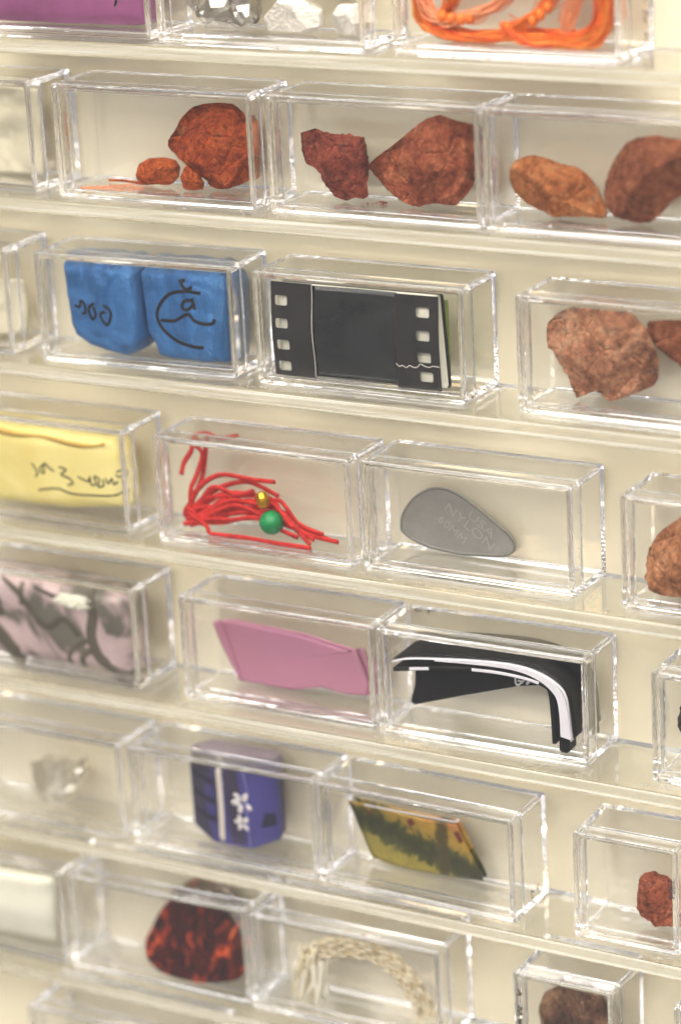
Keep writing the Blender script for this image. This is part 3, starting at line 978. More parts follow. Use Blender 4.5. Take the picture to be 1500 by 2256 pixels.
# --- blue tape packets
def packet(name, box, outline, label, yc=7.4, half=5.3, seed=1):
    O = Vector((sum(p[0] for p in outline) / len(outline), yc, 1.45))
    e = empty(name, BOXM[box] @ Matrix.Translation(O * MM), label, 'tape packet', 'blue tape packets side by side')
    def bend(x, z):
        return 0.22 * noise.fractal(Vector((x * 0.14, z * 0.14, seed * 9.0)), 0.8, 2, 4) - 0.55 * abs(noise.noise(Vector((x * 0.20 + z * 0.05, z * 0.05, seed * 4.0)))) - 0.3 * abs(noise.noise(Vector((x * 0.06, z * 0.3 + x * 0.1, seed * 7.0))))
    bm = puff(outline, yc, half, 150, 26, (13, 0.42), bend)
    settle(bm)
    in_local(bm, *O)
    finish(bm, 'wrapping', 'blue_tape', e, True)
    return e, O
I1 = [(4.8, 20.6), (5.1, 15.7), (5.7, 10.4), (6.0, 7.5), (6.8, 5.1), (10.0, 2.9), (14.3, 2.0), (18.9, 1.5), (21.5, 2.8), (23.2, 5.4), (23.0, 11.7), (22.4, 17.4), (22.2, 19.6), (19.6, 21.3), (17.4, 20.4), (14, 21.2), (9, 20.8)]
I2 = [(23.0, 19.9), (23.7, 14.1), (24.1, 6.9), (25.9, 4.2), (26.3, 2.2), (30.0, 1.6), (37.5, 1.6), (42.4, 2.0), (43.2, 9.4), (43.2, 18.0), (42.4, 19.9), (40.2, 21.3), (37.5, 20.6), (33, 21.3), (27.0, 20.6), (24.6, 21.2)]
e1, o1 = packet('tape_packet', 'I', I1, 'blue tape packet with the smaller handwriting, narrowing at its foot', seed=1)
e2, o2 = packet('tape_packet', 'I', I2, 'blue tape packet with the large looping handwriting, squarer foot', seed=2)
IS = [[(38.1, 16.7), (34.4, 16.8), (30.6, 15.9), (28.3, 13.5), (27.5, 11.1), (28.9, 8.3), (32.0, 6.1), (35.6, 5.4), (38.0, 5.4)],
      [(28.3, 10.4), (31.2, 10.4), (32.9, 11.2), (34.8, 12.1), (36.1, 11.0), (38.1, 10.4), (40.3, 10.6), (40.9, 11.6)],
      [(35.8, 15.0), (34.0, 14.7), (33.5, 13.4), (34.6, 13.0), (36.0, 14.1), (35.9, 15.5), (36.5, 13.2)],
      [(33.0, 18.7), (34.2, 19.1), (33.6, 18.3), (34.7, 17.2), (36.1, 17.8)]]
IT = [[(13.6, 12.5), (14.9, 11.6), (15.3, 10.4), (14.3, 8.4), (13.0, 9.5), (12.9, 10.7), (14.0, 11.0)],
      [(11.4, 12.8), (10.2, 11.5), (10.8, 9.3), (11.7, 10.4), (11.1, 12.0)],
      [(6.9, 12.0), (8.0, 11.8), (8.4, 13.1), (9.2, 12.4), (9.3, 10.7), (8.4, 10.4)]]
def front_of(obj):
    """y of the front surface of a built mesh at a given x, z (object space)"""
    from mathutils.bvhtree import BVHTree
    me = obj.data
    bv = BVHTree.FromPolygons([v.co / MM for v in me.vertices], [p.vertices for p in me.polygons])
    def f(x, z):
        h = bv.ray_cast(Vector((x, -40, z)), Vector((0, 1, 0)))
        return h[0].y - 0.03 if h[0] is not None else 0
    return f
for e, o, S, rad in ((e2, o2, IS, 0.40), (e1, o1, [[(x + 1.3, z) for x, z in l] for l in IT], 0.34)):
    f = front_of(e.children[0])
    strokes('handwriting', [[(x - o.x, z - o.z) for x, z in l] for l in S], 0, rad, 'ink', e, f)

# --- film strip rolled flat
film = empty('film_strip', BOXM['J'] @ Matrix.Translation(Vector((21, 6, 1.4)) * MM), 'dark film strip folded flat with square sprocket holes down both margins', 'film')
FO = Vector((21, 6, 1.4))
def film_y(x, z):
    return 2.6 + 0.28 * math.cos((z - 11) * 0.28) * -1 + 0.012 * (x - 21)
def perf_strip(x0, x1, z0, z1, holes, hw, hh, name, dy=0.0, ragged=None):
    bm = bmesh.new()
    cache = {}
    def V(x, z):
        k = (round(x, 3), round(z, 3))
        if k not in cache:
            zz = z
            if ragged and abs(z - z0) < 1e-6:
                zz = z + ragged(x)
            cache[k] = bm.verts.new((x - FO.x, film_y(x, zz) + dy - FO.y, zz - FO.z))
        return cache[k]
    hx = sum(h[0] for h in holes) / len(holes)
    cx0, cx1 = hx - hw * 0.5 - 0.7, hx + hw * 0.5 + 0.7
    xs_l = [x0 + (cx0 - x0) * i / 3 for i in range(4)]
    xs_r = [cx1 + (x1 - cx1) * i / 6 for i in range(7)]
    zs = [z0]
    for _, hz in sorted(holes, key=lambda h: h[1]):
        zs += [hz - hh * 0.5 - 0.35, hz + hh * 0.5 + 0.35]
    zs.append(z1)
    zs = sorted(zs)
    for za, zb in zip(zs, zs[1:]):
        for X in (xs_l, xs_r):
            for xa, xb in zip(X, X[1:]):
                bm.faces.new((V(xa, za), V(xb, za), V(xb, zb), V(xa, zb)))
        hole = [h for h in holes if za < h[1] < zb and abs((za + zb) / 2 - h[1]) < 0.3]
        if not hole:
            bm.faces.new((V(cx0, za), V(cx1, za), V(cx1, zb), V(cx0, zb)))
            continue
        x, z = hole[0]
        cr = 0.42
        pts = []
        for sx, sz, a0 in ((1, 1, 0), (-1, 1, 90), (-1, -1, 180), (1, -1, 270)):
            for k in range(4):
                a = math.radians(a0 + 30 * k)
                pts.append((x + sx * (hw / 2 - cr) + cr * math.cos(a), z + sz * (hh / 2 - cr) + cr * math.sin(a)))
        co = [(cx1, zb), (cx0, zb), (cx0, za), (cx1, za)]
        for q in range(4):
            for k in range(3):
                bm.faces.new((V(*co[q]), V(*pts[q * 4 + k + 1]), V(*pts[q * 4 + k])))
            bm.faces.new((V(*co[q]), V(*co[(q + 1) % 4]), V(*pts[(q * 4 + 4) % 16]), V(*pts[q * 4 + 3])))
    o = finish(bm, name, 'film_margin', film)
    md = o.modifiers.new('thickness', 'SOLIDIFY')
    md.thickness = 0.00014
    return o
rr = random.Random(3)
rag = lambda x: 0.22 * noise.noise(Vector((x * 2.7, 3, 1))) + 0.1 * noise.noise(Vector((x * 7, 0, 5)))
perf_strip(3.0, 12.2, 1.6, 20.7, [(5.2, 17.0), (5.2, 12.4), (5.3, 8.0), (5.3, 3.6)], 2.75, 2.0, 'film_margin', 0.0, rag)
perf_strip(30.3, 39.7, 1.5, 20.4, [(36.3, 17.1), (36.3, 12.5), (36.4, 8.1), (36.6, 4.2)], 2.85, 2.05, 'film_margin', -0.25, rag)
bm = bmesh.new()      # the glossy picture area, dished between the margins
nx, nz = 24, 16
g = [[bm.verts.new((12.1 + 18.4 * i / nx - FO.x, film_y(12.1 + 18.4 * i / nx, 2.0 + 18.4 * j / nz) + 0.30 + 0.30 * math.sin(math.pi * i / nx) * (0.3 + 0.7 * j / nz) - 0.25 * math.sin(math.pi * j / nz) - FO.y, 2.0 + 18.4 * j / nz - FO.z)) for j in range(nz + 1)] for i in range(nx + 1)]
for i in range(nx):
    for j in range(nz):
        bm.faces.new((g[i][j], g[i + 1][j], g[i + 1][j + 1], g[i][j + 1]))
o = finish(bm, 'picture_area', 'film_image', film, True)
o.modifiers.new('thickness', 'SOLIDIFY').thickness = 0.00014
bm = bmesh.new()
tube(bm, [Vector((12.15 + 0.10 * math.sin(k * 0.9) - (1 - k / 10) * 0.05, film_y(12.2, 1.9 + k * 1.87) - 0.12, 1.9 + k * 1.87)) - FO for k in range(11)], 0.10, 5)
finish(bm, 'frame_line', 'scratch', film)
strokes('torn_edge', [[(p[0] - FO.x, p[1] - FO.z) for p in ((30.3, 6.5), (31.0, 5.9), (31.6, 6.2), (32.4, 5.8), (33.2, 6.3), (34.0, 6.0), (34.8, 6.1), (35.6, 6.8), (36.4, 6.5), (37.4, 6.3), (38.2, 6.6), (39.6, 6.5))]], 0, 0.10, 'scratch', film, lambda x, z: film_y(x + FO.x, z + FO.z) - 0.36 - FO.y)
def flat_loop(y0, y1, z0, z1, n=7):
    r = (y1 - y0) / 2
    P = []
    for k in range(n + 1):
        a = math.pi * k / n
        P.append((y0 + r - r * math.cos(a), z1 - r * 0.9 + r * 0.9 * math.sin(a)))
    for k in range(n + 1):
        a = math.pi * k / n
        P.append((y0 + r + r * math.cos(a), z0 + r * 0.9 - r * 0.9 * math.sin(a)))
    return P
sh = lambda x, y, z: Vector((-0.06 * (z - 2) * (1 if x > 30 else 0), 0, 0)) - FO
finish(loop_x(flat_loop(3.5, 4.9, 2.0, 20.2), 4.0, 40.1, 0.12, slant=sh), 'paper_wrap', 'cream_paper', film, True)
finish(loop_x(flat_loop(5.1, 6.6, 1.6, 20.0), 4.0, 39.9, 0.14, slant=sh), 'film_turn', 'film_margin', film, True)
bm = bmesh.new()
bar(bm, 5 - FO.x, 39.6 - FO.x, 6.9 - FO.y, 7.2 - FO.y, 1.5 - FO.z, 18.6 - FO.z)
finish(bm, 'green_card', 'green_card', film)

# --- yellow note
note = empty('folded_note', BOXM['L'] @ Matrix.Translation(Vector((22, 7, 1.4)) * MM), 'yellow folded note with black handwriting and an underline', 'note')
NO = Vector((22, 7, 1.4))
OL = [(3, 20.2), (12, 20.0), (40.9, 19.6), (42.6, 17), (43.4, 10), (43.2, 5.0), (30, 3.2), (10.5, 2.6), (3, 2.0)]
def nbend(x, z): return 0.3 * math.sin(x * 0.22) + 0.02 * (z - 10)
bm = puff(OL, 7.0, 4.2, 110, 16, (9, 0.5), nbend)
settle(bm)
nb = finish(in_local(bm, *NO), 'paper', 'yellow_paper', note, True)
NS = [[(20.9, 12.4), (22.2, 10.5), (21.6, 9.4)], [(23.9, 12.5), (22.8, 11.2), (23.8, 10.5), (24.1, 12.7), (25.3, 11.8), (26.4, 11.2)],
      [(27.7, 12.3), (29.4, 11.8), (28.1, 10.6), (30.0, 10.0), (30.9, 8.9), (29.5, 8.5)],
      [(32.2, 10.6), (33.1, 10.2), (34.7, 9.8), (35.2, 10.8), (35.4, 9.2), (36.6, 9.4), (36.3, 11.0), (37.5, 10.5), (37.1, 8.9), (38.5, 9.3), (38.3, 10.6)],
      [(39.0, 10.9), (39.6, 9.8), (40.4, 10.9), (40.8, 9.7), (41.6, 10.3)], [(41.4, 12.3), (42.2, 12.6), (42.4, 11.9), (41.8, 11.2), (41.2, 11.8)],
      [(22.1, 6.6), (26.9, 7.4), (30.4, 6.6), (35.7, 6.8), (41.0, 7.3), (42.6, 8.4)]]
strokes('handwriting', [[(x - NO.x, z - NO.z) for x, z in l] for l in NS], 0, 0.22, 'ink', note, front_of(nb))
bm = bmesh.new()
tube(bm, catmull([(4 - NO.x, 3.1 - NO.y, 19.3 - NO.z), (12 - NO.x, 2.8 - NO.y, 19.0 - NO.z), (18 - NO.x, 2.7 - NO.y, 18.5 - NO.z), (24 - NO.x, 2.8 - NO.y, 18.7 - NO.z), (31 - NO.x, 2.9 - NO.y, 17.9 - NO.z), (36 - NO.x, 3.1 - NO.y, 17.8 - NO.z), (39.5 - NO.x, 3.3 - NO.y, 18.6 - NO.z)], 6), 0.55, 6, flat=((0, 1, 0), 0.35), taper=lambda u: 0.5 + 0.9 * abs(math.sin(u * 7)) * (1 - u * 0.4))
finish(bm, 'amber_fold', 'amber_edge', note, True)

# --- red cord with beads
cord = empty('red_cord', BOXM['M'] @ Matrix.Translation(Vector((20, 6, 1.4)) * MM), 'red satin cord tangled in loops with a green and a gold bead', 'cord')
CO = Vector((20, 6, 1.4))
CORDS = [
    (6.0, 7.5, [(25.4, 14.2), (19.9, 14.4), (13.2, 13.4), (8.7, 12.2), (6.2, 9.6), (4.0, 6.6), (3.0, 4.1), (4.0, 2.4), (6.0, 4.6), (8.5, 8.6), (12.6, 11.2), (17.1, 12.5), (21.5, 12.3), (25.2, 10.6)]),
    (8.5, 6.0, [(8.0, 20.3), (7.4, 15.9), (6.4, 11.4), (4.8, 7.0), (3.2, 3.6), (6.0, 2.6), (11.5, 6.0), (17.3, 8.7), (22.3, 9.4)]),
    (7.6, 6.0, [(5.0, 19.6), (6.9, 17.4), (6.2, 13.2), (5.1, 9.6), (4.6, 6.0), (6.0, 3.8), (4.2, 2.1)]),
    (4.0, 3.4, [(5.0, 5.6), (8.9, 4.4), (10.4, 2.6), (14.3, 2.0), (20.9, 2.0), (27.5, 2.0), (34.6, 2.0)]),
    (5.4, 6.0, [(5.5, 4.9), (7.6, 3.6), (12.7, 4.0), (18.3, 4.4), (23.3, 5.2), (27.7, 5.4), (32.0, 4.6), (37.2, 3.4)]),
    (7.0, 5.0, [(3.2, 2.4), (4.7, 4.8), (8.6, 8.2), (14.3, 10.6), (20.9, 11.1), (25.3, 10.2), (27.9, 7.0), (30.9, 4.4), (33.6, 2.1)]),
    (6.2, 5.6, [(3.4, 3.2), (5.6, 4.1), (10.7, 7.2), (15.9, 8.8), (22.0, 9.0), (26.6, 9.6), (30.5, 5.9), (36.4, 4.4)]),
    (5.2, 5.2, [(3.2, 2.6), (7.0, 4.0), (11.7, 6.1), (17.5, 7.4), (23.0, 7.4), (27.8, 6.5), (32.6, 4.4), (40.1, 3.4)]),
    (7.4, 5.0, [(4.4, 3.0), (7.4, 6.8), (12.0, 9.2), (17.6, 10.2), (22.6, 10.4), (26.2, 8.4), (29.4, 5.2)]),
    (5.0, 4.6, [(6.0, 3.0), (10.0, 5.0), (15.5, 5.8), (20.5, 5.4), (26.0, 4.6), (31.0, 3.4)]),
    (6.4, 6.4, [(4.6, 5.2), (9.5, 6.6), (15.0, 7.2), (20.5, 6.6), (25.0, 6.2), (29.5, 5.0)]),
    (6.8, 5.4, [(3.4, 4.6), (6.6, 8.6), (11.0, 10.4), (16.0, 11.6), (20.6, 11.8)]),
    (5.6, 7.0, [(4.0, 6.0), (7.6, 6.4), (13.0, 8.4), (18.6, 8.2), (24.0, 8.4), (28.6, 6.6)]),
    (6.6, 5.0, [(5.0, 4.0), (9.4, 4.6), (14.6, 6.6), (20.0, 7.4), (26.2, 7.6), (30.2, 4.8), (34.6, 3.2)]),
    (5.8, 9.0, [(3.0, 13.2), (3.5, 15.8), (4.6, 18.4), (6.2, 20.4), (8.4, 20.9), (11.2, 20.2), (15.2, 20.9)]),
]
rr = random.Random(77)
for ya, yb, P in CORDS:
    P = [(x + (rr.gauss(0, 0.4) if 0 < q < len(P) - 1 else 0), z + (rr.gauss(0, 0.45) if 0 < q < len(P) - 1 else 0)) for q, (x, z) in enumerate(P)]
    P = [(max(2.6, x), z) for x, z in P]
    bm = bmesh.new()
    n = len(P)
    Q = catmull([(p[0] - CO.x, ya + (yb - ya) * i / (n - 1) - CO.y, max(p[1], 1.95) - CO.z) for i, p in enumerate(P)], 7)
    tube(bm, Q, 0.58, 8, flat=((0.2, 1, 0.35), 0.62))
    finish(bm, 'cord', 'red_cord', cord, True)
bm = bmesh.new()
bmesh.ops.create_uvsphere(bm, u_segments=28, v_segments=18, radius=2.55, matrix=Matrix.Translation(Vector((25.4, 3.9, 6.2)) - CO))
finish(bm, 'green_bead', 'green_bead', cord, True)
bm = bmesh.new()
prof = [(0.55, -1.55), (1.15, -1.5), (1.35, -1.1), (1.45, -0.45), (1.55, 0.0), (1.5, 0.5), (1.35, 1.1), (1.1, 1.5), (0.55, 1.55)]
rot = Matrix.Translation(Vector((23.8, 3.6, 11.0)) - CO) @ Matrix.Rotation(math.radians(-18), 4, 'Y')
rings = []
for r, z in prof:
    rings.append([bm.verts.new(rot @ Vector((r * math.cos(a * math.pi / 5), r * math.sin(a * math.pi / 5), z))) for a in range(10)])
for a, b in zip(rings, rings[1:]):
    for k in range(10):
        bm.faces.new((a[k], a[(k + 1) % 10], b[(k + 1) % 10], b[k]))
bm.faces.new(rings[0][::-1]); bm.faces.new(rings[-1])
finish(bm, 'gold_bead', 'gold', cord)

# --- grey nylon pick
PN = [(4.4, 8.5), (4.7, 11.0), (6.2, 13.6), (8.4, 15.8), (11.0, 17.2), (13.6, 17.6), (16.1, 17.2), (19.1, 15.9), (22.1, 14.1), (25.5, 11.9), (28.4, 9.9), (29.6, 8.4), (29.6, 7.0), (28.5, 6.0), (25.8, 5.3), (22.2, 5.0), (18.1, 4.7), (14.0, 4.9), (9.9, 5.4), (6.4, 6.6), (4.6, 7.8)]
dz = -3.1
PN = [(x - 2.0, z + dz) for x, z in PN]
pick = empty('guitar_pick', BOXM['N'] @ Matrix.Translation(Vector((17, 10.6, 1.45)) * MM), 'grey nylon guitar pick with raised lettering', 'pick')
PO = Vector((17, 10.6, 1.45))
tilt = lambda x, z: 0.07 * (z - 1.5)
bm = puff(PN, 12.3, 0.36, 110, 14, None, tilt, True)
gp = finish(in_local(bm, *PO), 'plate', 'grey_nylon', pick, True)
for p in gp.data.polygons: p.use_smooth = False
bm = bmesh.new()
rim = resample(catmull([(x, 0, z) for x, z in PN], 6, True), 120)
for q in rim: q.y = 12.02 + tilt(q.x, q.z)
tube(bm, [q - PO for q in rim] + [rim[0] - PO], 0.34, 6, flat=((0, 1, 0), 0.5))
finish(bm, 'rim', 'grey_rim', pick, True)
ang = math.radians(-36)
for tx, sz, x, z in (('USA', 2.6, 20.3, 11.3 + dz), ('NYLON', 2.6, 17.7, 10.5 + dz), ('.60MM', 2.4, 13.6, 9.6 + dz)):
    lettering(tx, sz, (x - PO.x, 11.92 + tilt(x, z) - PO.y, z - PO.z), ang, 'grey_relief', pick, 0.03, stretch=1.45 if tx != '.60MM' else 1.2, lean=0.07)

# --- pink and grey printed packet
pk = empty('printed_packet', BOXM['P'] @ Matrix.Translation(Vector((23, 7, 1.4)) * MM), 'packet printed with pink and dark grey swirls, beside the pink paper box', 'packet')
KO = Vector((23, 7, 1.4))
bm = puff([(2.6, 20.4), (20, 20.6), (43.0, 20.0), (43.3, 10), (43.1, 2.0), (25, 1.6), (2.6, 1.6)], 6.8, 4.6, 110, 18, (9, 0.45), lambda x, z: 0.25 * math.sin(x * 0.35 + z * 0.25))
settle(bm)
pb = finish(in_local(bm, *KO), 'wrapping', 'printed_foil', pk, True)
pf = front_of(pb)
for P, rad in (([(33, 19.5), (34.2, 15), (33.2, 10), (35, 5), (40, 2.2), (42.4, 2.0)], 1.5), ([(33.5, 9), (30, 7.5), (27.5, 5), (27, 2.2)], 0.7), ([(34, 7), (31, 5.2), (30.2, 2.2)], 0.9),
               ([(10, 19.5), (15, 17.2), (19, 12.5), (22.5, 10.6), (26.5, 12.8), (30.2, 9.4)], 0.9), ([(16, 19.6), (15.6, 14.5)], 0.8), ([(3, 9), (8, 8), (13, 3), (15, 2.0)], 2.0), ([(3.2, 17), (8, 15), (9, 11)], 1.6),
               ([(19, 19), (24, 17.6), (29, 16.4)], 0.7)):
    strokes('printed_swirl', [[(x - KO.x, z - KO.z) for x, z in P]], 0, rad, 'umber', pk, lambda x, z: pf(x, z) + 0.06)
bm = rock([(23, 16.4), (26, 18.6), (30, 18.8), (35, 18.4), (38.5, 17.6), (36, 16.2), (31, 15.4), (27, 15.4)], 3.0, 1.0, 77, 4, 0.5, 0.95)
for v in bm.verts: v.co.y = min(v.co.y, 3.0) - 0.35
finish(in_local(bm, *KO), 'feathery_trim', 'cream_paper', pk, True)

# --- pink paper
PQ = [(2.6, 16.0), (6.4, 17.0), (14.2, 17.0), (24.0, 16.8), (31.5, 15.6), (36.3, 14.6), (37.9, 15.3), (40.5, 7.4), (40.4, 5.1), (35.2, 4.7), (29.3, 5.6), (22.1, 3.7), (13.2, 3.6), (8.8, 3.4), (6.8, 7.2), (4.3, 12.0)]
PQ = [(x - 0.7, z - 1.0) for x, z in PQ]
pinkp = empty('pink_paper', BOXM['Q'] @ Matrix.Translation(Vector((22, 8, 1.4)) * MM), 'curved sheet of mauve pink paper with a torn lower edge', 'paper')
QO = Vector((22, 8, 1.4))
pbend = lambda x, z: 0.0035 * (x - 24) ** 2 - 0.06 * (z - 8)
bm = puff(PQ, 8.8, 0.14, 130, 12, None, pbend)
settle(bm, 1.5)
finish(in_local(bm, *QO), 'front_ply', 'pink_paper', pinkp, True)
bm = puff([(x - 0.6, z) for x, z in ((2.9, 15.1), (5.0, 15.9), (6.6, 11.8), (9.4, 3.0), (8.7, 2.5), (6.7, 6.4), (4.3, 11.1))], 8.4, 0.1, 90, 8, None, pbend)
settle(bm, 1.6)
finish(in_local(bm, *QO), 'folded_edge', 'pink_paper', pinkp, True)
bm = puff([(x + 0.9 + 0.02 * z, z + 0.1) for x, z in PQ], 10.0, 0.14, 130, 12, None, lambda x, z: 0.0035 * (x - 24) ** 2 - 0.05 * (z - 8))
settle(bm, 1.5)
finish(in_local(bm, *QO), 'back_ply', 'pink_paper', pinkp, True)

# --- folded black leaflet
leaf = empty('folded_leaflet', BOXM['R'] @ Matrix.Translation(Vector((22, 7, 1.4)) * MM), 'folded black and white leaflet arched like a wing with white script', 'leaflet')
LO = Vector((22, 7, 1.4))
def loc(P): return [(x - LO.x, z - LO.z) for x, z in P]
def cm(P, n=6): return [(q.x, q.y) for q in catmull([(x, z, 0) for x, z in P], n)]
TOP = [(2.6, 15.4), (5.9, 16.5), (12.3, 17.4), (20.0, 18.2), (27.5, 18.6), (32.5, 18.3), (36.4, 17.2), (39.6, 15.3), (41.0, 13.0), (41.7, 9.0), (42.1, 4.2)]
lift = lambda P, d: [(x, z + d) for x, z in P]
finish(profile_sheet(loc(cm(lift(TOP, 0.55))), 2.6 - LO.y, 12.6 - LO.y, 0.16), 'outer_sheet', 'black_paper', leaf, True)
finish(profile_sheet(loc(cm([(x - (0.5 if z < 12 else 0.1), z) for x, z in TOP])), 2.2 - LO.y, 12.0 - LO.y, 0.14), 'white_sheet', 'white_paper', leaf, True)
def band_solid(outer, inner, y0, y1):
    bm = bmesh.new()
    rows = [[bm.verts.new((p[0] - LO.x, y - LO.y, p[1] - LO.z)) for p in L] for L in (outer, inner) for y in (y0, y1)]
    n = len(outer)
    for A, B in ((0, 1), (1, 3), (3, 2), (2, 0)):
        for k in range(n - 1):
            bm.faces.new((rows[A][k], rows[A][k + 1], rows[B][k + 1], rows[B][k]))
    for k in (0, n - 1):
        bm.faces.new((rows[0][k], rows[1][k], rows[3][k], rows[2][k]))
    return bm
OUT = cm([(12.3, 17.25), (20.0, 18.0), (27.5, 18.4), (32.5, 18.1), (36.3, 17.0), (39.2, 15.2), (40.5, 13.0), (41.1, 9.0), (41.5, 4.6)])
INN = cm([(12.3, 17.0), (20.0, 17.5), (27.5, 17.7), (32.3, 17.2), (35.7, 15.9), (37.9, 14.2), (38.9, 12.4), (39.3, 9.0), (39.4, 5.0)])
finish(band_solid(OUT, INN, 2.1, 5.0), 'white_fold', 'white_paper', leaf)
UND = [(2.8, 14.2), (6.5, 14.8), (12.3, 15.8), (19.9, 16.7), (27.5, 16.9), (32.5, 16.5), (36.2, 15.6), (37.6, 14.2), (38.1, 9.6), (38.3, 3.2)]
finish(profile_sheet(loc(cm(UND)), 2.2 - LO.y, 11.0 - LO.y, 0.75), 'under_sheet', 'black_paper', leaf, True)
bm = bmesh.new()
for P in ([(6.6, 14.55), (10.9, 15.2)], [(20.5, 16.4), (26, 16.6), (31.5, 16.3), (35.0, 15.7)]):
    tube(bm, [Vector((x - LO.x, 2.15 - LO.y, z - LO.z)) for x, z in cm(P, 5)], 0.36, 6, flat=((0, 1, 0), 0.2))
finish(bm, 'printed_band', 'white_paper', leaf)
FL = [(5.7, 13.8), (5.6, 9.6), (4.7, 5.6), (5.6, 5.2), (16.1, 8.6), (28.4, 12.4), (35.9, 13.8), (36.2, 15.6), (28, 16.3), (18.9, 15.8), (11, 15.0)]
bm = puff(FL, 6.6, 0.12, 110, 8, None, lambda x, z: -0.10 * (13 - z))
fl = finish(in_local(bm, *LO), 'front_flap', 'black_paper', leaf, True)
strokes('white_script', [loc(P) for P in ([(28.9, 15.9), (27.9, 14.2), (28.3, 12.6), (30.0, 14.0), (31.9, 15.8), (30.9, 14.2), (30.4, 13.1), (32.0, 14.8), (33.4, 15.6), (32.7, 13.9), (33.9, 14.2)], [(28.4, 13.6), (29.6, 13.5)])], 0, 0.22, 'white_paper', leaf, front_of(fl))
RB = [(33.5, 19.0), (41.0, 18.8), (42.6, 13), (43.2, 3.5), (41.4, 2.6), (40.6, 10), (38, 14.8), (34, 16.6)]
bm = puff(RB, 9.4, 0.14, 100, 8, None, lambda x, z: 0.05 * (x - 40))
finish(in_local(bm, *LO), 'back_sheet', 'black_paper', leaf, True)
bm = bmesh.new()
bar(bm, 38.9 - LO.x, 40.9 - LO.x, 2.3 - LO.y, 6.5 - LO.y, 1.45 - LO.z, 4.6 - LO.z)
bmesh.ops.bevel(bm, geom=list(bm.edges), offset=0.3, segments=2, affect='EDGES')
finish(bm, 'folded_foot', 'black_paper', leaf)

# --- indigo flowered packet
ind = empty('flowered_packet', BOXM['U'] @ Matrix.Translation(Vector((24, 7, 1.4)) * MM), 'indigo paper packet with white flowers and a white ribbon', 'packet')
IO = Vector((24, 7, 1.4))
bm = bmesh.new()
foot = [(13.0, 6.0, 3.6), (19.6, 2.6, 1.6), (29.2, 2.4, 1.6), (34.8, 6.8, 3.8), (33.2, 12.4, 3.8), (15.6, 12.6, 3.4)]
head = [(12.8, 6.0, 20.6), (19.8, 2.7, 20.9), (29.0, 2.5, 20.6), (34.6, 6.8, 20.4), (33.0, 12.4, 20.6), (15.4, 12.6, 20.8)]
back = lambda p: (p[0] - 1.7, 4.2 + (p[1] - 2.4) * 0.84, p[2])
foot = [back(p) for p in foot]; head = [back(p) for p in head]
lo = [bm.verts.new(Vector(p) - IO) for p in foot]
hi = [bm.verts.new(Vector(p) - IO) for p in head]
for k in range(6):
    bm.faces.new((lo[k], lo[(k + 1) % 6], hi[(k + 1) % 6], hi[k]))
bm.faces.new(lo[::-1]); bm.faces.new(hi)
bmesh.ops.bevel(bm, geom=list(bm.edges), offset=0.45, segments=2, affect='EDGES')
ib = finish(bm, 'wrapping', 'indigo', ind)
itf = front_of(ib)
def quad_panel(pts, nm, mat, off=0.05):
    bm = bmesh.new()
    pts = [(x - 1.7, z) for x, z in pts]
    f = [bm.verts.new((x - IO.x, itf(x - IO.x, z - IO.z) - off, z - IO.z)) for x, z in pts]
    b = [bm.verts.new(v.co + Vector((0, 0.04, 0))) for v in f]
    n = len(f)
    bm.faces.new(f); bm.faces.new(b[::-1])
    for k in range(n): bm.faces.new((f[k], f[(k + 1) % n], b[(k + 1) % n], b[k]))
    return finish(bm, nm, mat, ind)
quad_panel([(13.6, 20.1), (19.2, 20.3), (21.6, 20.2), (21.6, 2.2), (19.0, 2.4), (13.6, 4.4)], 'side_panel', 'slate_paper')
for z in (16.6, 12.2, 8.0):
    quad_panel([(13.9, z + 0.9), (18.9, z + 0.3), (20.8, z + 0.2), (20.8, z - 1.2), (18.9, z - 1.2), (13.9, z - 0.5)], 'printed_bar', 'navy_print', 0.11)
quad_panel([(23.2, 20.2), (26.6, 20.0), (27.6, 12), (27.8, 2.6), (24.6, 2.6), (23.6, 12)], 'dark_panel', 'slate_paper')  # darker slate strip laid on the front beside the ribbon
quad_panel([(32.0, 10.2), (34.0, 10.0), (34.0, 7.2), (31.2, 6.8)], 'printed_bar', 'navy_print', 0.06)
bm = bmesh.new()
tube(bm, [Vector((20.3 + 0.25 * math.sin(k * 0.3) - IO.x, itf(20.3 - IO.x, 1.9 + 1.87 * k - IO.z) - 0.1, 1.9 + 1.87 * k - IO.z)) for k in range(11)], 0.72, 8, flat=((0, 1, 0), 0.15))
finish(bm, 'ribbon', 'white_ribbon', ind, True)
bm = bmesh.new()
tube(bm, [Vector((20.3 + 0.12 * k * k - IO.x, 4.4 + k * 0.9 - IO.y, 21.0 + 0.05 * math.sin(k) - IO.z)) for k in range(7)], 0.7, 8, flat=((0, 0, 1), 0.15))
finish(bm, 'ribbon', 'white_ribbon', ind, True)
for P in ([(28.3, 19.8), (28.9, 15), (28.6, 12), (28.8, 7), (29.0, 2.2)], [(23.2, 19.6), (24.4, 14), (24.8, 8.7), (26, 7)], [(22.0, 18), (23.4, 16)]):
    strokes('printed_line', [[(x - 1.7 - IO.x, z - IO.z) for x, z in P]], 0, 0.16, 'pale_blue_line', ind, itf)
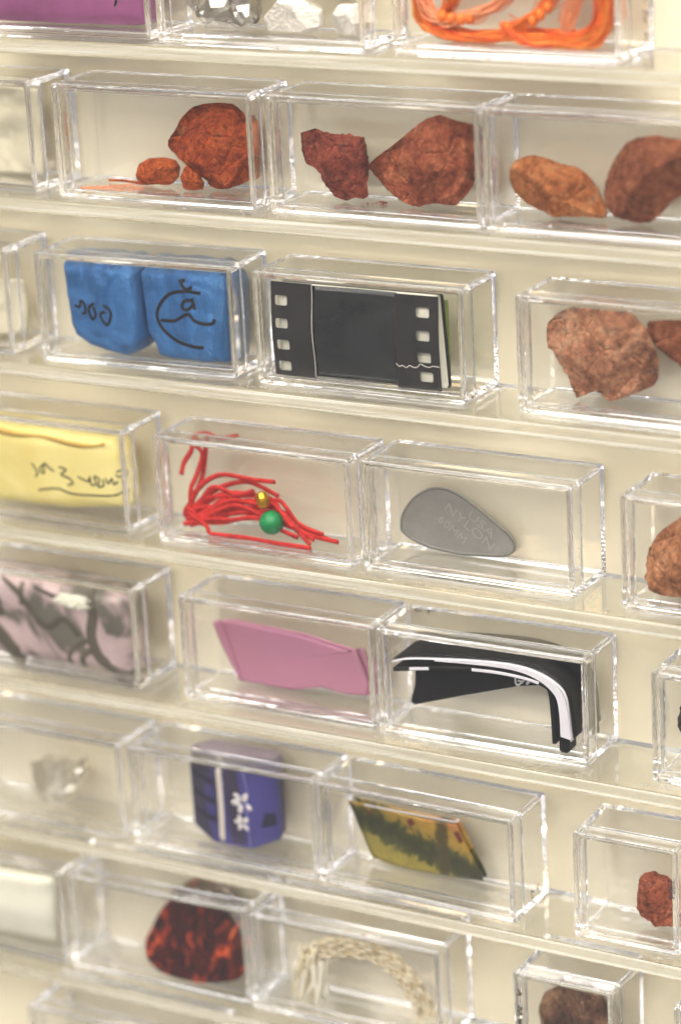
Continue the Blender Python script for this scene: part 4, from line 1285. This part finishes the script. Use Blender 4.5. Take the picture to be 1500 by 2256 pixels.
for fx, fz, s in ((27.6, 12.6, 1.25), (27.4, 7.8, 0.95)):
    for k, a in enumerate((20, 95, 150, 215, 290)):
        a = math.radians(a + fz * 3)
        bm = bmesh.new()
        cx, cz = fx - 1.7 + 1.25 * s * math.cos(a), fz + 1.25 * s * math.sin(a)
        y = itf(cx - IO.x, cz - IO.z)
        rotm = Matrix.Translation((cx - IO.x, y - 0.06, cz - IO.z)) @ Matrix.Rotation(-a, 4, 'Y') @ Matrix.Diagonal((0.95 * s, 0.07, 0.55 * s, 1))
        bmesh.ops.create_icosphere(bm, subdivisions=2, radius=1.0, matrix=rotm)
        finish(bm, 'petal', 'blue_white', ind, True)
bm = bmesh.new()
vs = [bm.verts.new(Vector((22.3 + (p[0] - 22.3) * 0.95, 8.4 + (p[1] - 8.4) * 0.95, 21.02)) - IO) for p in head]
vt = [bm.verts.new(v.co + Vector((0, 0, 0.12))) for v in vs]
bm.faces.new(vs[::-1]); bm.faces.new(vt)
for k in range(6): bm.faces.new((vs[k], vs[(k + 1) % 6], vt[(k + 1) % 6], vt[k]))
finish(bm, 'top_flap', 'mauve_paper', ind)

# --- marbled yellow and green paper
mb = empty('marbled_paper', BOXM['V'] @ Matrix.Translation(Vector((21, 8, 1.4)) * MM), 'folded paper marbled in yellow and dark green with brown spots', 'paper')
VO = Vector((21, 8, 1.4))
PV = [(5.0, 17.8), (11, 17.5), (16.3, 17.3), (23.4, 17.1), (31.0, 17.3), (32.3, 13.5), (33.8, 10.2), (35.2, 6.9), (35.7, 5.1), (31.5, 4.9), (25.6, 4.7), (19.0, 4.3), (13.5, 4.3), (9.0, 4.9), (7.3, 10.6), (6.0, 15.1)]
PV = [(x - 2.4 - 0.06 * (z - 5), z - 2.2) for x, z in PV]
vbend = lambda x, z: 0.06 * (12 - z) + 0.25 * math.sin(x * 0.2)
bm = puff(PV, 10.6, 0.13, 120, 10, None, vbend)
settle(bm)
vf = finish(in_local(bm, *VO), 'front_leaf', 'marbled', mb, True)
bm = puff([(x + 0.2 + (0.25 * (16 - z) if x < 20 else -0.4), z) for x, z in PV], 12.6, 0.13, 120, 10, None, lambda x, z: 0.06 * (12 - z))
settle(bm)
finish(in_local(bm, *VO), 'back_leaf', 'marbled', mb, True)
vff = front_of(vf)
dzv = 1.45 - 2.05
for P, rad in (([(6.8, 15.4 - 2.2), (7.2, 15.1 - 2.2)], 0.75), ([(16.6, 15.9 - 2.2), (17.3, 14.6 - 2.2)], 0.95), ([(27.6, 15.2 - 2.2), (28.8, 12.9 - 2.2)], 0.7)):
    strokes('brown_spot', [[(x - VO.x, z - VO.z + dzv + 0.4) for x, z in P]], 0, rad, 'oxblood', mb, lambda x, z: vff(x, z) + 0.08)
bm = bmesh.new()
zt = max(v.co.z for v in vf.data.vertices) / MM
tube(bm, catmull([(-15, 2.2, zt - 0.2), (-8, 2.5, zt - 0.3), (0, 2.75, zt - 0.35), (5.4, 2.7, zt - 0.25), (6.8, 3.2, zt - 0.1), (6.2, 3.7, zt)], 6), 0.16, 6)
finish(bm, 'white_fold_edge', 'white_paper', mb, True)

# --- tortoiseshell pick
PY = [(31.0, 21.2), (35.2, 19.6), (39.0, 16.0), (41.8, 11.4), (43.0, 7.4), (42.2, 4.2), (39.0, 2.5), (33.4, 1.3), (27.6, 1.0), (22.1, 1.5), (18.5, 3.0), (17.3, 4.2), (16.7, 5.9), (16.6, 7.7), (17.4, 9.5), (18.6, 12.8), (21.0, 16.4), (23.6, 18.6), (27.0, 20.6)]
PY = [(x, z + 0.5) for x, z in PY]
bm = puff(PY, 2.5, 0.45, 120, 12, (14, 0.5), lambda x, z: 0.50 * (z - 1.5), True)
drop_into(bm, x1=43.8, z1=21.4)
tag(finish(bm, 'guitar_pick', 'tortoise', smooth=True, recenter=True, mw=BOXM['Y']), 'glossy tortoiseshell guitar pick in dark red and orange', 'pick')

# --- woven straw braid
br = empty('straw_braid', BOXM['Z'] @ Matrix.Translation(Vector((24, 7, 1.4)) * MM), 'arched braid of woven straw with frayed pale ends', 'braid')
BO = Vector((24, 7, 1.4))
ARCH = catmull([(9.0, 0, 6.5), (10.6, 0, 10.4), (13.6, 0, 13.8), (18.7, 0, 15.8), (25.4, 0, 16.4), (30.6, 0, 15.0), (34.6, 0, 11.8), (37.4, 0, 8.0), (39.4, 0, 3.4)], 14)
for s in range(18):
    bm = bmesh.new()
    pts = []
    for i, p in enumerate(ARCH):
        t = (ARCH[min(i + 1, len(ARCH) - 1)] - ARCH[max(i - 1, 0)]).normalized()
        nrm = Vector((-t.z, 0, t.x))
        ph = i * 0.22 + s * 2 * math.pi / 18
        tri = 2 * abs(2 * ((ph / (2 * math.pi)) % 1) - 1) - 1
        pts.append(p + nrm * tri * 2.1 + Vector((0, 6.6 + 0.9 * math.sin(ph * 2 + s), 0)) - BO)
    tube(bm, pts, 0.27, 6, flat=((0, 1, 0), 0.7))
    finish(bm, 'straw_strand', ('straw', 'straw_dark', 'straw')[s % 3], br, True)
rr = random.Random(8)
for s in range(26):
    bm = bmesh.new()
    x0 = rr.uniform(8.6, 16.0); z0 = rr.uniform(9.5, 14.5)
    x1 = x0 - rr.uniform(0.5, 4.2); y0 = rr.uniform(4.2, 8.4)
    x1 = max(3.0, x1) + (2.0 if s > 8 else 0)
    tube(bm, [q - BO for q in catmull([(x0, y0, z0), (x0 * 0.6 + x1 * 0.4 + rr.gauss(0, 0.4), y0 - 0.6, z0 * 0.55 + 1), (x1, y0 - 1 + rr.gauss(0, 0.6), rr.uniform(1.9, 4.0))], 6)], rr.uniform(0.28, 0.5), 6)
    finish(bm, 'frayed_end', 'straw_pale' if s % 3 else 'straw', br, True)
for s in range(7):
    bm = bmesh.new()
    x0 = rr.uniform(36.0, 39.6)
    y0 = rr.uniform(5, 8)
    tube(bm, [q - BO for q in catmull([(x0, y0, 7.0), (x0 + rr.gauss(0.6, 0.8), y0, 4.4), (min(43, x0 + rr.gauss(0.8, 1.4)), y0 - 0.4, 1.9)], 5)], 0.24, 5)
    finish(bm, 'frayed_end', 'straw', br, True)

# --- handwriting on the boxes themselves
def box_marks(box, lists, rad, plane, val, mat='ink'):
    bm = bmesh.new()
    for pts in lists:
        P = catmull([(p[0], 0, p[1]) for p in pts], 5)
        if plane == 'front':
            Q = [Vector((q.x, val, q.z)) for q in P]; nv = (0, 1, 0)
        elif plane == 'top':
            Q = [Vector((q.x, q.z, val)) for q in P]; nv = (0, 0, 1)
        else:
            Q = [Vector((val, q.x, q.z)) for q in P]; nv = (1, 0, 0)
        tube(bm, Q, rad, 6, flat=(nv, 0.2))
    return finish(bm, 'handwriting', mat, BOXO[box])
lettering('2004', 2.2, (20.9, -0.03, 14.6), math.radians(-90), 'ink_soft', BOXO['W'], 0.02)
box_marks('AA', [[(0.9, 19.5), (1.8, 18.3), (0.7, 18.0)], [(1.0, 16.8), (1.15, 16.7)], [(0.8, 15.4), (2.0, 14.9), (0.9, 14.3), (2.0, 13.8), (0.8, 13.2)], [(1.9, 12.4), (0.9, 12.0), (1.8, 11.6), (1.0, 11.2)], [(0.8, 10.4), (2.0, 10.0), (1.2, 9.4), (2.1, 8.8)]], 0.2, 'front', -0.04)
box_marks('R', [[(3.6, 13.2), (3.0, 12.2), (3.8, 11.4), (4.6, 12.0)], [(5.6, 13.4), (6.4, 11.4)], [(5.2, 12.4), (7.6, 12.8)]], 0.14, 'top', 23.04)
box_marks('V', [[(8.6, 3.4), (7.4, 4.2), (7.8, 2.2), (9.0, 2.4)], [(10.8, 4.4), (9.8, 3.8), (10.8, 2.8), (9.8, 2.0), (10.6, 1.4)]], 0.14, 'side', 46.04)
box_marks('C', [[(10.0, 14.5), (11.6, 13.6), (10.4, 12.8), (11.8, 12.2)], [(10.4, 10.6), (11.6, 9.8), (10.6, 9.0)], [(10.2, 7.6), (11.8, 7.0), (10.4, 6.2), (11.6, 5.4)], [(10.4, 3.6), (11.6, 3.0), (10.6, 2.2)]], 0.18, 'side', 46.04, 'ink_soft')
lettering('2004', 1.5, (14.5, 5.2, 1.42), math.pi, 'ink_soft', BOXO['G'], 0.01, 'floor')
rr = random.Random(91)
for yy, x0, x1 in ((4.4, 8.6, 19.4), (3.3, 5.6, 8.8), (3.2, 12.4, 15.0), (3.1, 18.4, 20.6)):   # two faint illegible lines of ink
    P = []
    x = x0
    while x < x1:
        P.append((x, yy + rr.uniform(-0.32, 0.32)))
        x += rr.uniform(0.25, 0.5)
    box_marks('G', [P], 0.06, 'top', 1.44, 'ink_soft')
